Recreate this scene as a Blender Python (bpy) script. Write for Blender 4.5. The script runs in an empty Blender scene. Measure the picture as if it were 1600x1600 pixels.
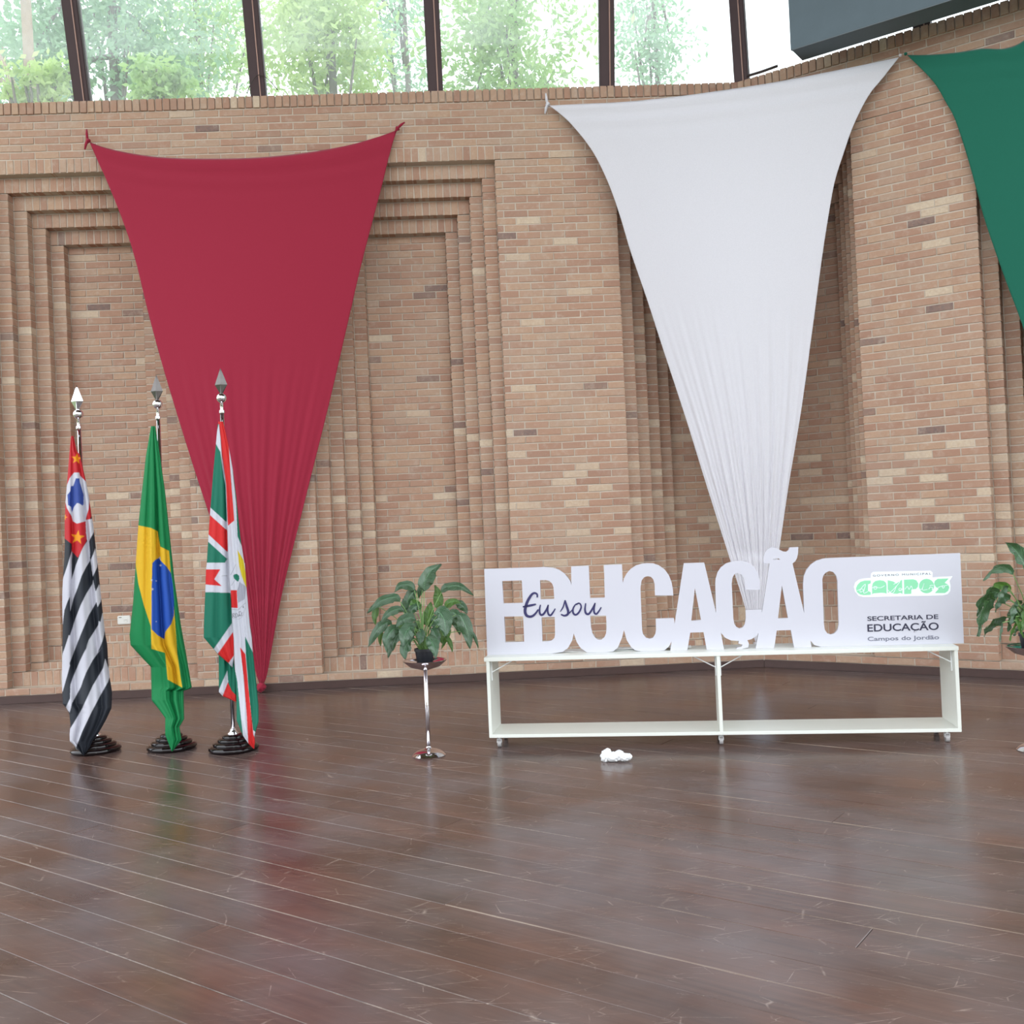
import bpy, bmesh, math, random
import numpy as np
from math import sin, cos, tan, pi, radians, atan, atan2, sqrt, degrees
from mathutils import Vector, Matrix

S = bpy.context.scene
C = S.collection
rng = random.Random(7)

# ------------------------------------------------------------------ camera
CAM_H, FPX, ROLL, HOR = 1.37, 1600.0, radians(2.5), 819.0
_p = atan((HOR - 800) / FPX)
FWD = Vector((0, cos(_p), sin(_p)))
_Z = Vector((0, -sin(_p), cos(_p)))
_X = Vector((1, 0, 0))
RGT = cos(ROLL) * _X - sin(ROLL) * _Z
UPV = sin(ROLL) * _X + cos(ROLL) * _Z
CAMP = Vector((0, 0, CAM_H))
cam_data = bpy.data.cameras.new('camera')
cam = bpy.data.objects.new('camera', cam_data)
C.objects.link(cam)
cam_data.sensor_fit = 'HORIZONTAL'
cam_data.sensor_width = 36.0
cam_data.lens = 36.0 * FPX / 1600.0
cam_data.clip_start = 0.05
m = Matrix((RGT, UPV, -FWD)).transposed().to_4x4()
m.translation = CAMP
cam.matrix_world = m
S.camera = cam

# ------------------------------------------------------------------ world, light, exposure
S.view_settings.view_transform = 'Standard'
S.view_settings.look = 'None'
S.view_settings.gamma = 1.0
S.view_settings.use_curve_mapping = False
S.view_settings.exposure = 1.65
world = bpy.data.worlds.new('overcast_sky')
S.world = world
world.use_nodes = True
wn = world.node_tree.nodes
wn['Background'].inputs['Color'].default_value = (0.90, 0.95, 1.0, 1)
wn['Background'].inputs['Strength'].default_value = 1.0
fl = bpy.data.lights.new('camera_flash', 'AREA')
fl.shape = 'DISK'
fl.size = 0.05
fl.energy = 9.0
fl.color = (1.0, 0.97, 0.93)
flo = bpy.data.objects.new('camera_flash', fl)
flo.matrix_world = Matrix.Translation(CAMP + UPV * 0.085 + FWD * 0.03) @ m.to_3x3().to_4x4()
C.objects.link(flo)


def ray(px, py):
    return (px - 800) / FPX * RGT + (800 - py) / FPX * UPV + FWD


def on_plane(px, py, p0, n):
    d = ray(px, py)
    return CAMP + d * ((p0 - CAMP).dot(n) / d.dot(n))


def on_z(px, py, z):
    d = ray(px, py)
    return CAMP + d * ((z - CAM_H) / d.z)


def on_y(px, py, y):
    d = ray(px, py)
    return CAMP + d * (y / d.y)


def project(p):
    v = Vector(p) - CAMP
    w = v.dot(FWD)
    return 800 + FPX * v.dot(RGT) / w, 800 - FPX * v.dot(UPV) / w


def lin(r, g, b):
    f = lambda c: (c / 255) / 12.92 if c / 255 <= 0.04045 else ((c / 255 + 0.055) / 1.055) ** 2.4
    return (f(r), f(g), f(b), 1.0)


# ------------------------------------------------------------------ object helpers
def link(name, mesh, mat=None, parent=None):
    if mat is not None and not mesh.materials:
        for mm in (mat if isinstance(mat, (list, tuple)) else [mat]):
            mesh.materials.append(mm)
    o = bpy.data.objects.new(name, mesh)
    C.objects.link(o)
    if parent is not None:
        o.parent = parent
    return o


def empty(name, loc=(0, 0, 0), rotz=0.0):
    o = bpy.data.objects.new(name, None)
    o.empty_display_size = 0.1
    C.objects.link(o)
    o.location = loc
    o.rotation_euler = (0, 0, rotz)
    return o


def tag(o, label, cat, group=None):
    o['label'] = label
    o['category'] = cat
    if group:
        o['group'] = group
    return o


def structure(o):
    o['kind'] = 'structure'
    return o


def copy_tree(o, parent=None):
    c = o.copy()
    C.objects.link(c)
    if parent is not None:
        c.parent = parent
    for ch in list(o.children):
        copy_tree(ch, c)
    return c


def pydata(name, v, f, smooth=False):
    me = bpy.data.meshes.new(name)
    me.from_pydata([tuple(x) for x in v], [], f)
    me.update()
    if smooth:
        me.polygons.foreach_set('use_smooth', [True] * len(me.polygons))
    return me


class MB:
    """collects simple solids into one mesh"""

    def __init__(self):
        self.v, self.f = [], []

    def add(self, v, f):
        o = len(self.v)
        self.v += [tuple(x) for x in v]
        self.f += [tuple(i + o for i in q) for q in f]
        return self

    def hexa(self, pts):
        return self.add(pts, [(0, 3, 2, 1), (4, 5, 6, 7), (0, 1, 5, 4), (1, 2, 6, 5), (2, 3, 7, 6), (3, 0, 4, 7)])

    def box(self, x0, x1, y0, y1, z0, z1):
        return self.hexa([(x0, y0, z0), (x1, y0, z0), (x1, y1, z0), (x0, y1, z0), (x0, y0, z1), (x1, y0, z1), (x1, y1, z1), (x0, y1, z1)])

    def tube(self, pts, r, seg=10, caps=True):
        pts = [Vector(p) for p in pts]
        n = len(pts)
        rs = r if isinstance(r, (list, tuple)) else [r] * n
        v, f = [], []
        ref = None
        for i, p in enumerate(pts):
            t = (pts[min(i + 1, n - 1)] - pts[max(i - 1, 0)]).normalized()
            if ref is None:
                ref = t.orthogonal().normalized()
            ref = (ref - t * ref.dot(t)).normalized()
            b = t.cross(ref)
            for k in range(seg):
                a = 2 * pi * k / seg
                v.append(p + (ref * cos(a) + b * sin(a)) * rs[i])
        for i in range(n - 1):
            for k in range(seg):
                k2 = (k + 1) % seg
                f.append((i * seg + k, i * seg + k2, (i + 1) * seg + k2, (i + 1) * seg + k))
        if caps:
            f.append(tuple(range(seg))[::-1])
            f.append(tuple((n - 1) * seg + k for k in range(seg)))
        return self.add(v, f)

    def lathe(self, prof, seg=32, c=(0, 0, 0)):
        v, f = [], []
        n = len(prof)
        for r, z in prof:
            for k in range(seg):
                a = 2 * pi * k / seg
                v.append((c[0] + r * cos(a), c[1] + r * sin(a), c[2] + z))
        for i in range(n - 1):
            for k in range(seg):
                k2 = (k + 1) % seg
                f.append((i * seg + k, i * seg + k2, (i + 1) * seg + k2, (i + 1) * seg + k))
        f.append(tuple(range(seg))[::-1])
        f.append(tuple((n - 1) * seg + k for k in range(seg)))
        return self.add(v, f)

    def mesh(self, name, smooth=False):
        return pydata(name, self.v, self.f, smooth)

    def obj(self, name, mat, parent=None, smooth=False, bevel=0.0):
        me = self.mesh(name, smooth)
        if bevel:
            bm = bmesh.new()
            bm.from_mesh(me)
            bmesh.ops.bevel(bm, geom=list(bm.edges), offset=bevel, segments=2, affect='EDGES', clamp_overlap=True)
            bm.to_mesh(me)
            bm.free()
        return link(name, me, mat, parent)


def smooth_by_angle(o, deg=40):
    me = o.data
    me.polygons.foreach_set('use_smooth', [True] * len(me.polygons))
    bm = bmesh.new()
    bm.from_mesh(me)
    for e in bm.edges:
        e.smooth = len(e.link_faces) == 2 and e.calc_face_angle(0) < radians(deg)
    bm.to_mesh(me)
    bm.free()
    return o


# ------------------------------------------------------------------ materials
def new_mat(name):
    mt = bpy.data.materials.new(name)
    mt.use_nodes = True
    nt = mt.node_tree
    return mt, nt, nt.nodes['Principled BSDF']


def nd(nt, typ, **kw):
    n = nt.nodes.new(typ)
    for k, v in kw.items():
        setattr(n, k, v)
    return n


def mixrgb(nt, fac, a, b, blend='MIX'):
    n = nd(nt, 'ShaderNodeMix', data_type='RGBA', blend_type=blend)
    n.clamp_factor = True
    for idx, val in ((0, fac), (6, a), (7, b)):
        if isinstance(val, (int, float)):
            n.inputs[idx].default_value = val
        elif isinstance(val, tuple):
            n.inputs[idx].default_value = val
        else:
            nt.links.new(val, n.inputs[idx])
    return n.outputs[2]


def math_n(nt, op, a, b=None, clamp=False):
    n = nd(nt, 'ShaderNodeMath', operation=op)
    n.use_clamp = clamp
    for i, val in enumerate((a, b)):
        if val is None:
            continue
        if isinstance(val, (int, float)):
            n.inputs[i].default_value = val
        else:
            nt.links.new(val, n.inputs[i])
    return n.outputs[0]


def maprange(nt, v, a, b, c=0.0, d=1.0):
    n = nd(nt, 'ShaderNodeMapRange')
    n.clamp = True
    nt.links.new(v, n.inputs[0])
    for i, x in enumerate((a, b, c, d)):
        n.inputs[i + 1].default_value = x
    return n.outputs[0]


def noise(nt, vec, scale, detail=4, rough=0.55, dist=0.0):
    n = nd(nt, 'ShaderNodeTexNoise')
    n.inputs['Scale'].default_value = scale
    n.inputs['Detail'].default_value = detail
    n.inputs['Roughness'].default_value = rough
    n.inputs['Distortion'].default_value = dist
    if vec is not None:
        nt.links.new(vec, n.inputs['Vector'])
    return n.outputs[0]


def coords(nt, which='Object', scale=None):
    t = nd(nt, 'ShaderNodeTexCoord')
    o = t.outputs[which]
    if scale:
        mp = nd(nt, 'ShaderNodeMapping')
        mp.inputs['Scale'].default_value = scale
        nt.links.new(o, mp.inputs['Vector'])
        o = mp.outputs[0]
    return o


def bump(nt, bsdf, height, strength, dist):
    b = nd(nt, 'ShaderNodeBump')
    b.inputs['Strength'].default_value = strength
    b.inputs['Distance'].default_value = dist
    nt.links.new(height, b.inputs['Height'])
    nt.links.new(b.outputs[0], bsdf.inputs['Normal'])


def simple(name, col, rough=0.5, metal=0.0, var=0.06, nscale=30.0, spec=None, bmp=0.0):
    mt, nt, b = new_mat(name)
    co = coords(nt)
    n = noise(nt, co, nscale)
    lo = tuple(max(0, c * (1 - var)) for c in col[:3]) + (1,)
    hi = tuple(min(1, c * (1 + var)) for c in col[:3]) + (1,)
    nt.links.new(mixrgb(nt, n, lo, hi), b.inputs['Base Color'])
    b.inputs['Roughness'].default_value = rough
    b.inputs['Metallic'].default_value = metal
    if spec is not None:
        b.inputs['Specular IOR Level'].default_value = spec
    if bmp:
        bump(nt, b, n, bmp, 0.002)
    return mt


def brick_material():
    mt, nt, b = new_mat('fired_brick')
    at = nd(nt, 'ShaderNodeAttribute', attribute_name='tint')
    rp = nd(nt, 'ShaderNodeValToRGB')
    cr = rp.color_ramp
    cr.interpolation = 'LINEAR'
    stops = [(0.0, lin(122, 104, 99)), (0.05, lin(138, 116, 106)), (0.10, lin(161, 126, 108)), (0.30, lin(174, 138, 117)),
             (0.55, lin(179, 147, 125)), (0.75, lin(185, 154, 129)), (0.88, lin(179, 153, 133)), (0.94, lin(200, 178, 154)), (1.0, lin(210, 194, 170))]
    while len(cr.elements) < len(stops):
        cr.elements.new(0.5)
    for e, (p, c) in zip(cr.elements, stops):
        e.position = p
        e.color = c
    nt.links.new(at.outputs['Fac'], rp.inputs[0])
    geo = nd(nt, 'ShaderNodeNewGeometry')
    n1 = noise(nt, geo.outputs['Position'], 42, 5, 0.65)
    n2 = noise(nt, geo.outputs['Position'], 3.0, 4, 0.6)
    n3 = noise(nt, geo.outputs['Position'], 14, 5, 0.7)
    c1 = mixrgb(nt, maprange(nt, n1, 0.35, 0.75, 0.0, 0.45), rp.outputs[0], lin(168, 128, 107))
    # pale lime bloom and mortar smears on the faces
    c2 = mixrgb(nt, maprange(nt, n3, 0.52, 0.74, 0.0, 0.5), c1, lin(196, 180, 164))
    c3 = mixrgb(nt, maprange(nt, n2, 0.45, 0.68, 0.0, 0.35), c2, lin(176, 156, 140))
    nt.links.new(c3, b.inputs['Base Color'])
    b.inputs['Roughness'].default_value = 0.85
    b.inputs['Specular IOR Level'].default_value = 0.25
    bump(nt, b, n1, 0.5, 0.004)
    return mt


def mortar_material():
    mt, nt, b = new_mat('lime_mortar')
    geo = nd(nt, 'ShaderNodeNewGeometry')
    n1 = noise(nt, geo.outputs['Position'], 60, 5, 0.7)
    n2 = noise(nt, geo.outputs['Position'], 2.5, 4, 0.6)
    c = mixrgb(nt, n1, lin(188, 174, 158), lin(206, 194, 180))
    c = mixrgb(nt, maprange(nt, n2, 0.4, 0.7, 0.0, 0.6), c, lin(178, 162, 144))
    nt.links.new(c, b.inputs['Base Color'])
    b.inputs['Roughness'].default_value = 0.95
    b.inputs['Specular IOR Level'].default_value = 0.1
    bump(nt, b, n1, 0.6, 0.004)
    return mt


def plank_material():
    mt, nt, b = new_mat('worn_varnished_plank')
    L = nt.links
    oi = nd(nt, 'ShaderNodeObjectInfo')
    tc = nd(nt, 'ShaderNodeTexCoord')
    geo = nd(nt, 'ShaderNodeNewGeometry')
    pos = geo.outputs['Position']
    rnd = oi.outputs['Random']
    # grain runs along the plank's own x
    off = nd(nt, 'ShaderNodeVectorMath', operation='ADD')
    sc = nd(nt, 'ShaderNodeMapping')
    sc.inputs['Scale'].default_value = (1.2, 26, 26)
    L.new(tc.outputs['Object'], sc.inputs['Vector'])
    L.new(sc.outputs[0], off.inputs[0])
    cmb = nd(nt, 'ShaderNodeCombineXYZ')
    L.new(math_n(nt, 'MULTIPLY', rnd, 57.0), cmb.inputs[0])
    L.new(math_n(nt, 'MULTIPLY', rnd, 31.0), cmb.inputs[1])
    L.new(cmb.outputs[0], off.inputs[1])
    grain = noise(nt, off.outputs[0], 2.0, 6, 0.65)
    base = mixrgb(nt, rnd, lin(84, 65, 58), lin(101, 78, 69))
    base = mixrgb(nt, maprange(nt, grain, 0.3, 0.7, 0.0, 0.7), base, lin(68, 54, 50))
    # patches where the varnish wears redder, and grey patches for scuffs and painted sheen
    sl = nd(nt, 'ShaderNodeMapping')
    sl.inputs['Scale'].default_value = (1.1, 4.0, 1.0)
    L.new(tc.outputs['Object'], sl.inputs['Vector'])
    of2 = nd(nt, 'ShaderNodeVectorMath', operation='ADD')
    L.new(sl.outputs[0], of2.inputs[0])
    L.new(cmb.outputs[0], of2.inputs[1])
    patch = noise(nt, of2.outputs[0], 1.3, 3, 0.5)
    base = mixrgb(nt, maprange(nt, patch, 0.42, 0.75, 0.0, 0.6), base, lin(112, 80, 67))
    scuff_sheen = noise(nt, pos, 1.7, 4, 0.5)
    smask = maprange(nt, scuff_sheen, 0.38, 0.72, 0.0, 0.6)
    base = mixrgb(nt, smask, base, lin(112, 106, 108))
    # fine scratches: thin level lines of stretched noise
    scr = None
    for k, (rot, scl) in enumerate(((0.4, (1.2, 9, 1)), (1.7, (1.0, 7, 1)), (2.6, (2.0, 5, 1)), (1.1, (0.7, 4, 1)))):
        mp = nd(nt, 'ShaderNodeMapping')
        mp.inputs['Rotation'].default_value = (0, 0, rot)
        mp.inputs['Scale'].default_value = scl
        mp.inputs['Location'].default_value = (k * 3.1, k * 1.7, 0)
        L.new(pos, mp.inputs['Vector'])
        vo = nd(nt, 'ShaderNodeTexVoronoi', feature='DISTANCE_TO_EDGE')
        vo.inputs['Scale'].default_value = 1.1 + 0.4 * k
        wv = nd(nt, 'ShaderNodeVectorMath', operation='ADD')
        wn_ = nd(nt, 'ShaderNodeTexNoise')
        wn_.inputs['Scale'].default_value = 0.9
        wn_.inputs['Detail'].default_value = 1
        L.new(pos, wn_.inputs['Vector'])
        ws_ = nd(nt, 'ShaderNodeVectorMath', operation='SCALE')
        ws_.inputs['Scale'].default_value = 1.2
        L.new(wn_.outputs['Color'], ws_.inputs[0])
        L.new(mp.outputs[0], wv.inputs[0])
        L.new(ws_.outputs[0], wv.inputs[1])
        L.new(wv.outputs[0], vo.inputs['Vector'])
        ln = maprange(nt, vo.outputs['Distance'], 0.0, 0.010, 1.0, 0.0)
        gate = maprange(nt, noise(nt, pos, 2.3 + k, 6, 0.75), 0.52, 0.64)
        ln = math_n(nt, 'MULTIPLY', ln, gate)
        scr = ln if scr is None else math_n(nt, 'MAXIMUM', scr, ln)
    base = mixrgb(nt, math_n(nt, 'MULTIPLY', scr, 0.5), base, lin(176, 160, 148))
    # bare pale wood along the long edges
    sep = nd(nt, 'ShaderNodeSeparateXYZ')
    L.new(tc.outputs['Object'], sep.inputs[0])
    ed = math_n(nt, 'ABSOLUTE', sep.outputs[1])
    wob = noise(nt, tc.outputs['Object'], 2.2, 6, 0.75)
    wob2 = noise(nt, off.outputs[0], 0.5, 3, 0.6)
    wide = math_n(nt, 'MULTIPLY', maprange(nt, rnd, 0.72, 0.95), 0.009)
    edge = maprange(nt, math_n(nt, 'ADD', math_n(nt, 'ADD', ed, wide), math_n(nt, 'MULTIPLY', wob, 0.024)), 0.0975, 0.1005)
    edge = math_n(nt, 'MULTIPLY', edge, maprange(nt, wob2, 0.45, 0.60, 0.05, 1.0))
    base = mixrgb(nt, math_n(nt, 'MULTIPLY', edge, 0.55), base, lin(168, 152, 136))
    L.new(base, b.inputs['Base Color'])
    r = maprange(nt, scuff_sheen, 0.3, 0.72, 0.205, 0.265)
    r = math_n(nt, 'ADD', r, math_n(nt, 'MULTIPLY', math_n(nt, 'MAXIMUM', scr, edge), 0.004))
    L.new(r, b.inputs['Roughness'])
    b.inputs['IOR'].default_value = 1.5
    b.inputs['Specular IOR Level'].default_value = 0.36
    bump(nt, b, math_n(nt, 'SUBTRACT', grain, math_n(nt, 'MULTIPLY', scr, 0.15)), 0.05, 0.003)
    return mt


def cloth_material(name, col, trans=0.25, weave=900.0):
    mt, nt, b = new_mat(name)
    co = coords(nt)
    n = noise(nt, co, 120, 3)
    c = mixrgb(nt, n, tuple(x * 0.94 for x in col[:3]) + (1,), tuple(min(1, x * 1.05) for x in col[:3]) + (1,))
    nt.links.new(c, b.inputs['Base Color'])
    b.inputs['Roughness'].default_value = 0.8
    b.inputs['Sheen Weight'].default_value = 0.15
    b.inputs['Specular IOR Level'].default_value = 0.15
    tr = nd(nt, 'ShaderNodeBsdfTranslucent')
    nt.links.new(c, tr.inputs['Color'])
    mx = nd(nt, 'ShaderNodeMixShader')
    mx.inputs[0].default_value = trans
    nt.links.new(b.outputs[0], mx.inputs[1])
    nt.links.new(tr.outputs[0], mx.inputs[2])
    nt.links.new(mx.outputs[0], nt.nodes['Material Output'].inputs['Surface'])
    return mt


def print_cloth_material(name):
    """flag cloth: the printed design is a colour attribute on the cloth mesh"""
    mt, nt, b = new_mat(name)
    at = nd(nt, 'ShaderNodeAttribute', attribute_name='print')
    nt.links.new(at.outputs['Color'], b.inputs['Base Color'])
    b.inputs['Roughness'].default_value = 0.6
    b.inputs['Specular IOR Level'].default_value = 0.25
    tr = nd(nt, 'ShaderNodeBsdfTranslucent')
    nt.links.new(at.outputs['Color'], tr.inputs['Color'])
    mx = nd(nt, 'ShaderNodeMixShader')
    mx.inputs[0].default_value = 0.12
    nt.links.new(b.outputs[0], mx.inputs[1])
    nt.links.new(tr.outputs[0], mx.inputs[2])
    nt.links.new(mx.outputs[0], nt.nodes['Material Output'].inputs['Surface'])
    return mt


def leaf_material(name, col, col2, rough=0.32, trans=0.2, stripes=True):
    mt, nt, b = new_mat(name)
    uv = nd(nt, 'ShaderNodeUVMap')
    sep = nd(nt, 'ShaderNodeSeparateXYZ')
    nt.links.new(uv.outputs[0], sep.inputs[0])
    u = math_n(nt, 'ABSOLUTE', math_n(nt, 'SUBTRACT', sep.outputs[0], 0.5))
    w = math_n(nt, 'SINE', math_n(nt, 'MULTIPLY', math_n(nt, 'SUBTRACT', math_n(nt, 'MULTIPLY', sep.outputs[1], 1.0), math_n(nt, 'MULTIPLY', u, 0.55)), 110.0))
    oi = nd(nt, 'ShaderNodeObjectInfo')
    c = mixrgb(nt, maprange(nt, w, -1, 1, 0.0, 0.5), col, col2)
    c = mixrgb(nt, math_n(nt, 'MULTIPLY', oi.outputs['Random'], 0.5), c, tuple(x * 1.5 for x in col[:3]) + (1,))
    c = mixrgb(nt, maprange(nt, u, 0.0, 0.035, 0.7, 0.0), c, tuple(min(1, x * 2.2) for x in col2[:3]) + (1,))
    nt.links.new(c, b.inputs['Base Color'])
    b.inputs['Roughness'].default_value = rough
    b.inputs['Specular IOR Level'].default_value = 0.9
    b.inputs['Coat Weight'].default_value = 0.7
    b.inputs['Coat Roughness'].default_value = 0.28
    bump(nt, b, w, 0.6, 0.004)
    tr = nd(nt, 'ShaderNodeBsdfTranslucent')
    nt.links.new(mixrgb(nt, 0.5, c, (0.25, 0.5, 0.06, 1)), tr.inputs['Color'])
    mx = nd(nt, 'ShaderNodeMixShader')
    mx.inputs[0].default_value = trans
    nt.links.new(b.outputs[0], mx.inputs[1])
    nt.links.new(tr.outputs[0], mx.inputs[2])
    nt.links.new(mx.outputs[0], nt.nodes['Material Output'].inputs['Surface'])
    return mt


def glass_material():
    mt, nt, b = new_mat('window_glass')
    nt.nodes.remove(b)
    t = nd(nt, 'ShaderNodeBsdfTransparent')
    t.inputs[0].default_value = (0.93, 0.96, 0.95, 1)
    g = nd(nt, 'ShaderNodeBsdfGlossy')
    g.inputs['Roughness'].default_value = 0.02
    fr = nd(nt, 'ShaderNodeFresnel')
    fr.inputs[0].default_value = 1.45
    d = nd(nt, 'ShaderNodeBsdfTranslucent')
    d.inputs[0].default_value = (0.9, 0.93, 0.95, 1)
    co = coords(nt)
    veil = maprange(nt, noise(nt, co, 2.5, 5, 0.6), 0.3, 0.75, 0.05, 0.16)  # patchy pale film in the glass imitates lens glare haze
    m1 = nd(nt, 'ShaderNodeMixShader')
    nt.links.new(veil, m1.inputs[0])
    nt.links.new(t.outputs[0], m1.inputs[1])
    nt.links.new(d.outputs[0], m1.inputs[2])
    m2 = nd(nt, 'ShaderNodeMixShader')
    nt.links.new(fr.outputs[0], m2.inputs[0])
    nt.links.new(m1.outputs[0], m2.inputs[1])
    nt.links.new(g.outputs[0], m2.inputs[2])
    nt.links.new(m2.outputs[0], nt.nodes['Material Output'].inputs['Surface'])
    return mt


M = {}
M['brick'] = brick_material()
M['mortar'] = mortar_material()
M['plank'] = plank_material()
M['sub'] = simple('dark_subfloor', lin(34, 26, 24), 0.9)
M['skirt'] = simple('brown_baseboard', lin(74, 54, 50), 0.45, var=0.2, nscale=12)
M['post'] = simple('dark_painted_timber', lin(66, 46, 48), 0.6, var=0.15, nscale=8)
M['glass'] = glass_material()
M['ceil'] = simple('dark_timber_ceiling', lin(96, 74, 60), 0.7)
M['black'] = simple('charcoal_panel_board', lin(96, 110, 118), 0.75, var=0.1, nscale=6)
M['edge'] = simple('grey_panel_edge', lin(110, 120, 126), 0.6)
M['red'] = cloth_material('crimson_jersey', lin(158, 42, 64), 0.08)
M['white'] = cloth_material('white_jersey', lin(228, 226, 232), 0.12)
M['green'] = cloth_material('bottle_green_jersey', lin(36, 110, 90), 0.08)
M['flag'] = print_cloth_material('printed_flag_satin')
M['chrome'] = simple('polished_chrome', (0.82, 0.80, 0.84, 1), 0.07, 1.0, var=0.02)
M['dark_reflection'] = simple('dark_reflection_metal', (0.13, 0.12, 0.115, 1), 0.3, 1.0, var=0.25, nscale=20)  # metal darkened to imitate the roof reflected in two lance heads
M['lacquer'] = simple('black_lacquered_wood', lin(20, 13, 15), 0.06, var=0.2)
M['mdf'] = simple('white_laminate', lin(226, 229, 222), 0.38, var=0.015, nscale=5)
M['sign'] = simple('white_painted_board', lin(199, 199, 209), 0.5, var=0.012, nscale=5)
M['navy'] = simple('navy_vinyl', lin(44, 42, 92), 0.4)
M['ink'] = simple('dark_blue_grey_vinyl', lin(50, 50, 70), 0.45)
M['ink2'] = simple('grey_vinyl', lin(112, 114, 130), 0.45)
M['mint'] = simple('mint_vinyl', lin(140, 218, 172), 0.45, var=0.03)
M['sticker'] = simple('white_vinyl', lin(240, 248, 250), 0.35, var=0.01)
M['bracket'] = simple('white_enamel_steel', lin(230, 232, 232), 0.35, var=0.02)
M['caster'] = simple('clear_grey_caster_plastic', lin(170, 168, 168), 0.25)
M['pot'] = simple('black_plastic_pot', lin(26, 28, 36), 0.35)
M['soil'] = simple('dark_soil', lin(44, 34, 26), 0.95, var=0.4, nscale=90, bmp=0.8)
M['leaf'] = leaf_material('glossy_dark_leaf', lin(52, 90, 60), lin(78, 120, 84), 0.26)
M['leaf2'] = leaf_material('young_green_leaf', lin(70, 118, 44), lin(96, 146, 58), 0.35, 0.4)
M['stem'] = simple('green_petiole', lin(110, 146, 84), 0.4)
M['wad'] = simple('white_wadding', lin(236, 238, 240), 0.9, var=0.03, nscale=40, bmp=0.6)
M['plate'] = simple('ivory_plastic', lin(226, 226, 220), 0.4, var=0.02)
M['slot'] = simple('dark_socket_hole', lin(70, 70, 72), 0.6)
M['cable'] = simple('dark_cable', lin(60, 48, 46), 0.6)
M['palewire'] = simple('pale_wire', lin(176, 140, 128), 0.6)
M['paper'] = simple('white_paper', lin(238, 240, 238), 0.7, var=0.01)
M['bark'] = simple('pale_bark', lin(166, 146, 128), 0.9, var=0.35, nscale=9, bmp=0.8)
M['bark2'] = simple('grey_bark', lin(110, 100, 92), 0.9, var=0.3, nscale=9, bmp=0.8)
M['ground'] = simple('grassy_ground', lin(96, 110, 70), 0.95, var=0.3, nscale=2)


def foliage_material(name, a, b_):
    mt, nt, b = new_mat(name)
    geo = nd(nt, 'ShaderNodeNewGeometry')
    n = noise(nt, geo.outputs['Position'], 1.6, 4)
    c = mixrgb(nt, maprange(nt, n, 0.3, 0.7), a, b_)
    nt.links.new(c, b.inputs['Base Color'])
    b.inputs['Roughness'].default_value = 0.45
    tr = nd(nt, 'ShaderNodeBsdfTranslucent')
    nt.links.new(c, tr.inputs['Color'])
    mx = nd(nt, 'ShaderNodeMixShader')
    mx.inputs[0].default_value = 0.5
    nt.links.new(b.outputs[0], mx.inputs[1])
    nt.links.new(tr.outputs[0], mx.inputs[2])
    nt.links.new(mx.outputs[0], nt.nodes['Material Output'].inputs['Surface'])
    return mt


M['fol_a'] = foliage_material('green_tree_leaves', lin(150, 186, 120), lin(188, 212, 140))  # plain green leaf colour varied by noise
M['fol_b'] = foliage_material('bluish_tree_leaves', lin(132, 172, 136), lin(170, 200, 160))
M['fol_c'] = foliage_material('yellow_green_leaves', lin(170, 198, 120), lin(206, 222, 150))

# ------------------------------------------------------------------ room frame
CORN = Vector((2.19, 9.15, 0))
A0 = Vector((-4.50, 8.915, 0))
EA = (CORN - A0).normalized()
NA = Vector((-EA.y, EA.x, 0))
if NA.y < 0:
    NA = -NA
ANG_B = radians(-35.5)
EB = Vector((cos(ANG_B), sin(ANG_B), 0))
NB = Vector((sin(-ANG_B), cos(ANG_B), 0))
KINK = tan((atan2(EA.y, EA.x) - ANG_B) / 2)
ZG, CO = 0.065, 0.065
ZTOP = ZG + 78 * CO
COPE = 0.112
WALL_H = ZTOP + COPE
STEP = 0.10
WA_L, WB_R = -7.6, 4.6


class Frame:
    def __init__(self, e, n):
        self.e, self.n = e, n
        self.rot = Matrix((e, n, Vector((0, 0, 1)))).transposed()

    def P(self, s, d, z):
        return CORN + self.e * s + self.n * d + Vector((0, 0, z))

    def s_of(self, px, py, d=0.0):
        p = on_plane(px, py, CORN + self.n * d, self.n)
        return (p - CORN).dot(self.e)


FA, FB = Frame(EA, NA), Frame(EB, NB)
ZB0, ZT0 = ZG + CO, ZG + 70 * CO


class Opening:
    """stepped brick recess: nested rings, each STEP deeper"""

    def __init__(self, sl, sr, wl=0.118, wr=0.118, n=4, wz=0.13, sill=(0.13, 0.065, 0.13, 0.065)):
        self.sill = sill
        self.sl, self.sr, self.wl, self.wr, self.n, self.wz = sl, sr, wl, wr, n, wz

    def at(self, k):
        d = k * STEP
        sl = d * -KINK - KINK * STEP if self.sl == 'corner' else self.sl + self.wl * k
        sr = d * KINK + KINK * STEP if self.sr == 'corner' else self.sr - self.wr * k
        return sl, sr, ZB0 + sum(self.sill[:k]), ZT0 - self.wz * k


r2r = FA.s_of(776, 330)
r2l = FA.s_of(500, 950)
r1l = FA.s_of(107, 405, 0.5) - 4 * 0.118
r1r = FA.s_of(231, 540, 0.5) + 4 * 0.118
r3l = FA.s_of(979, 665)
OPEN_A = [Opening(r1l, r1r), Opening(r2l, r2r), Opening(r3l, 'corner', n=4, sill=(0.13,) * 4)]
r3r = FB.s_of(1345, 572)
r4l = FB.s_of(1533, 460)
OPEN_B = [Opening('corner', r3r, wr=0.07, sill=(0.13,) * 4), Opening(r4l, r4l + (r1r - r1l))]
r0r = r1l - (r2l - r1r)
OPEN_A.insert(0, Opening(r0r - (r1r - r1l), r0r))

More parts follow.
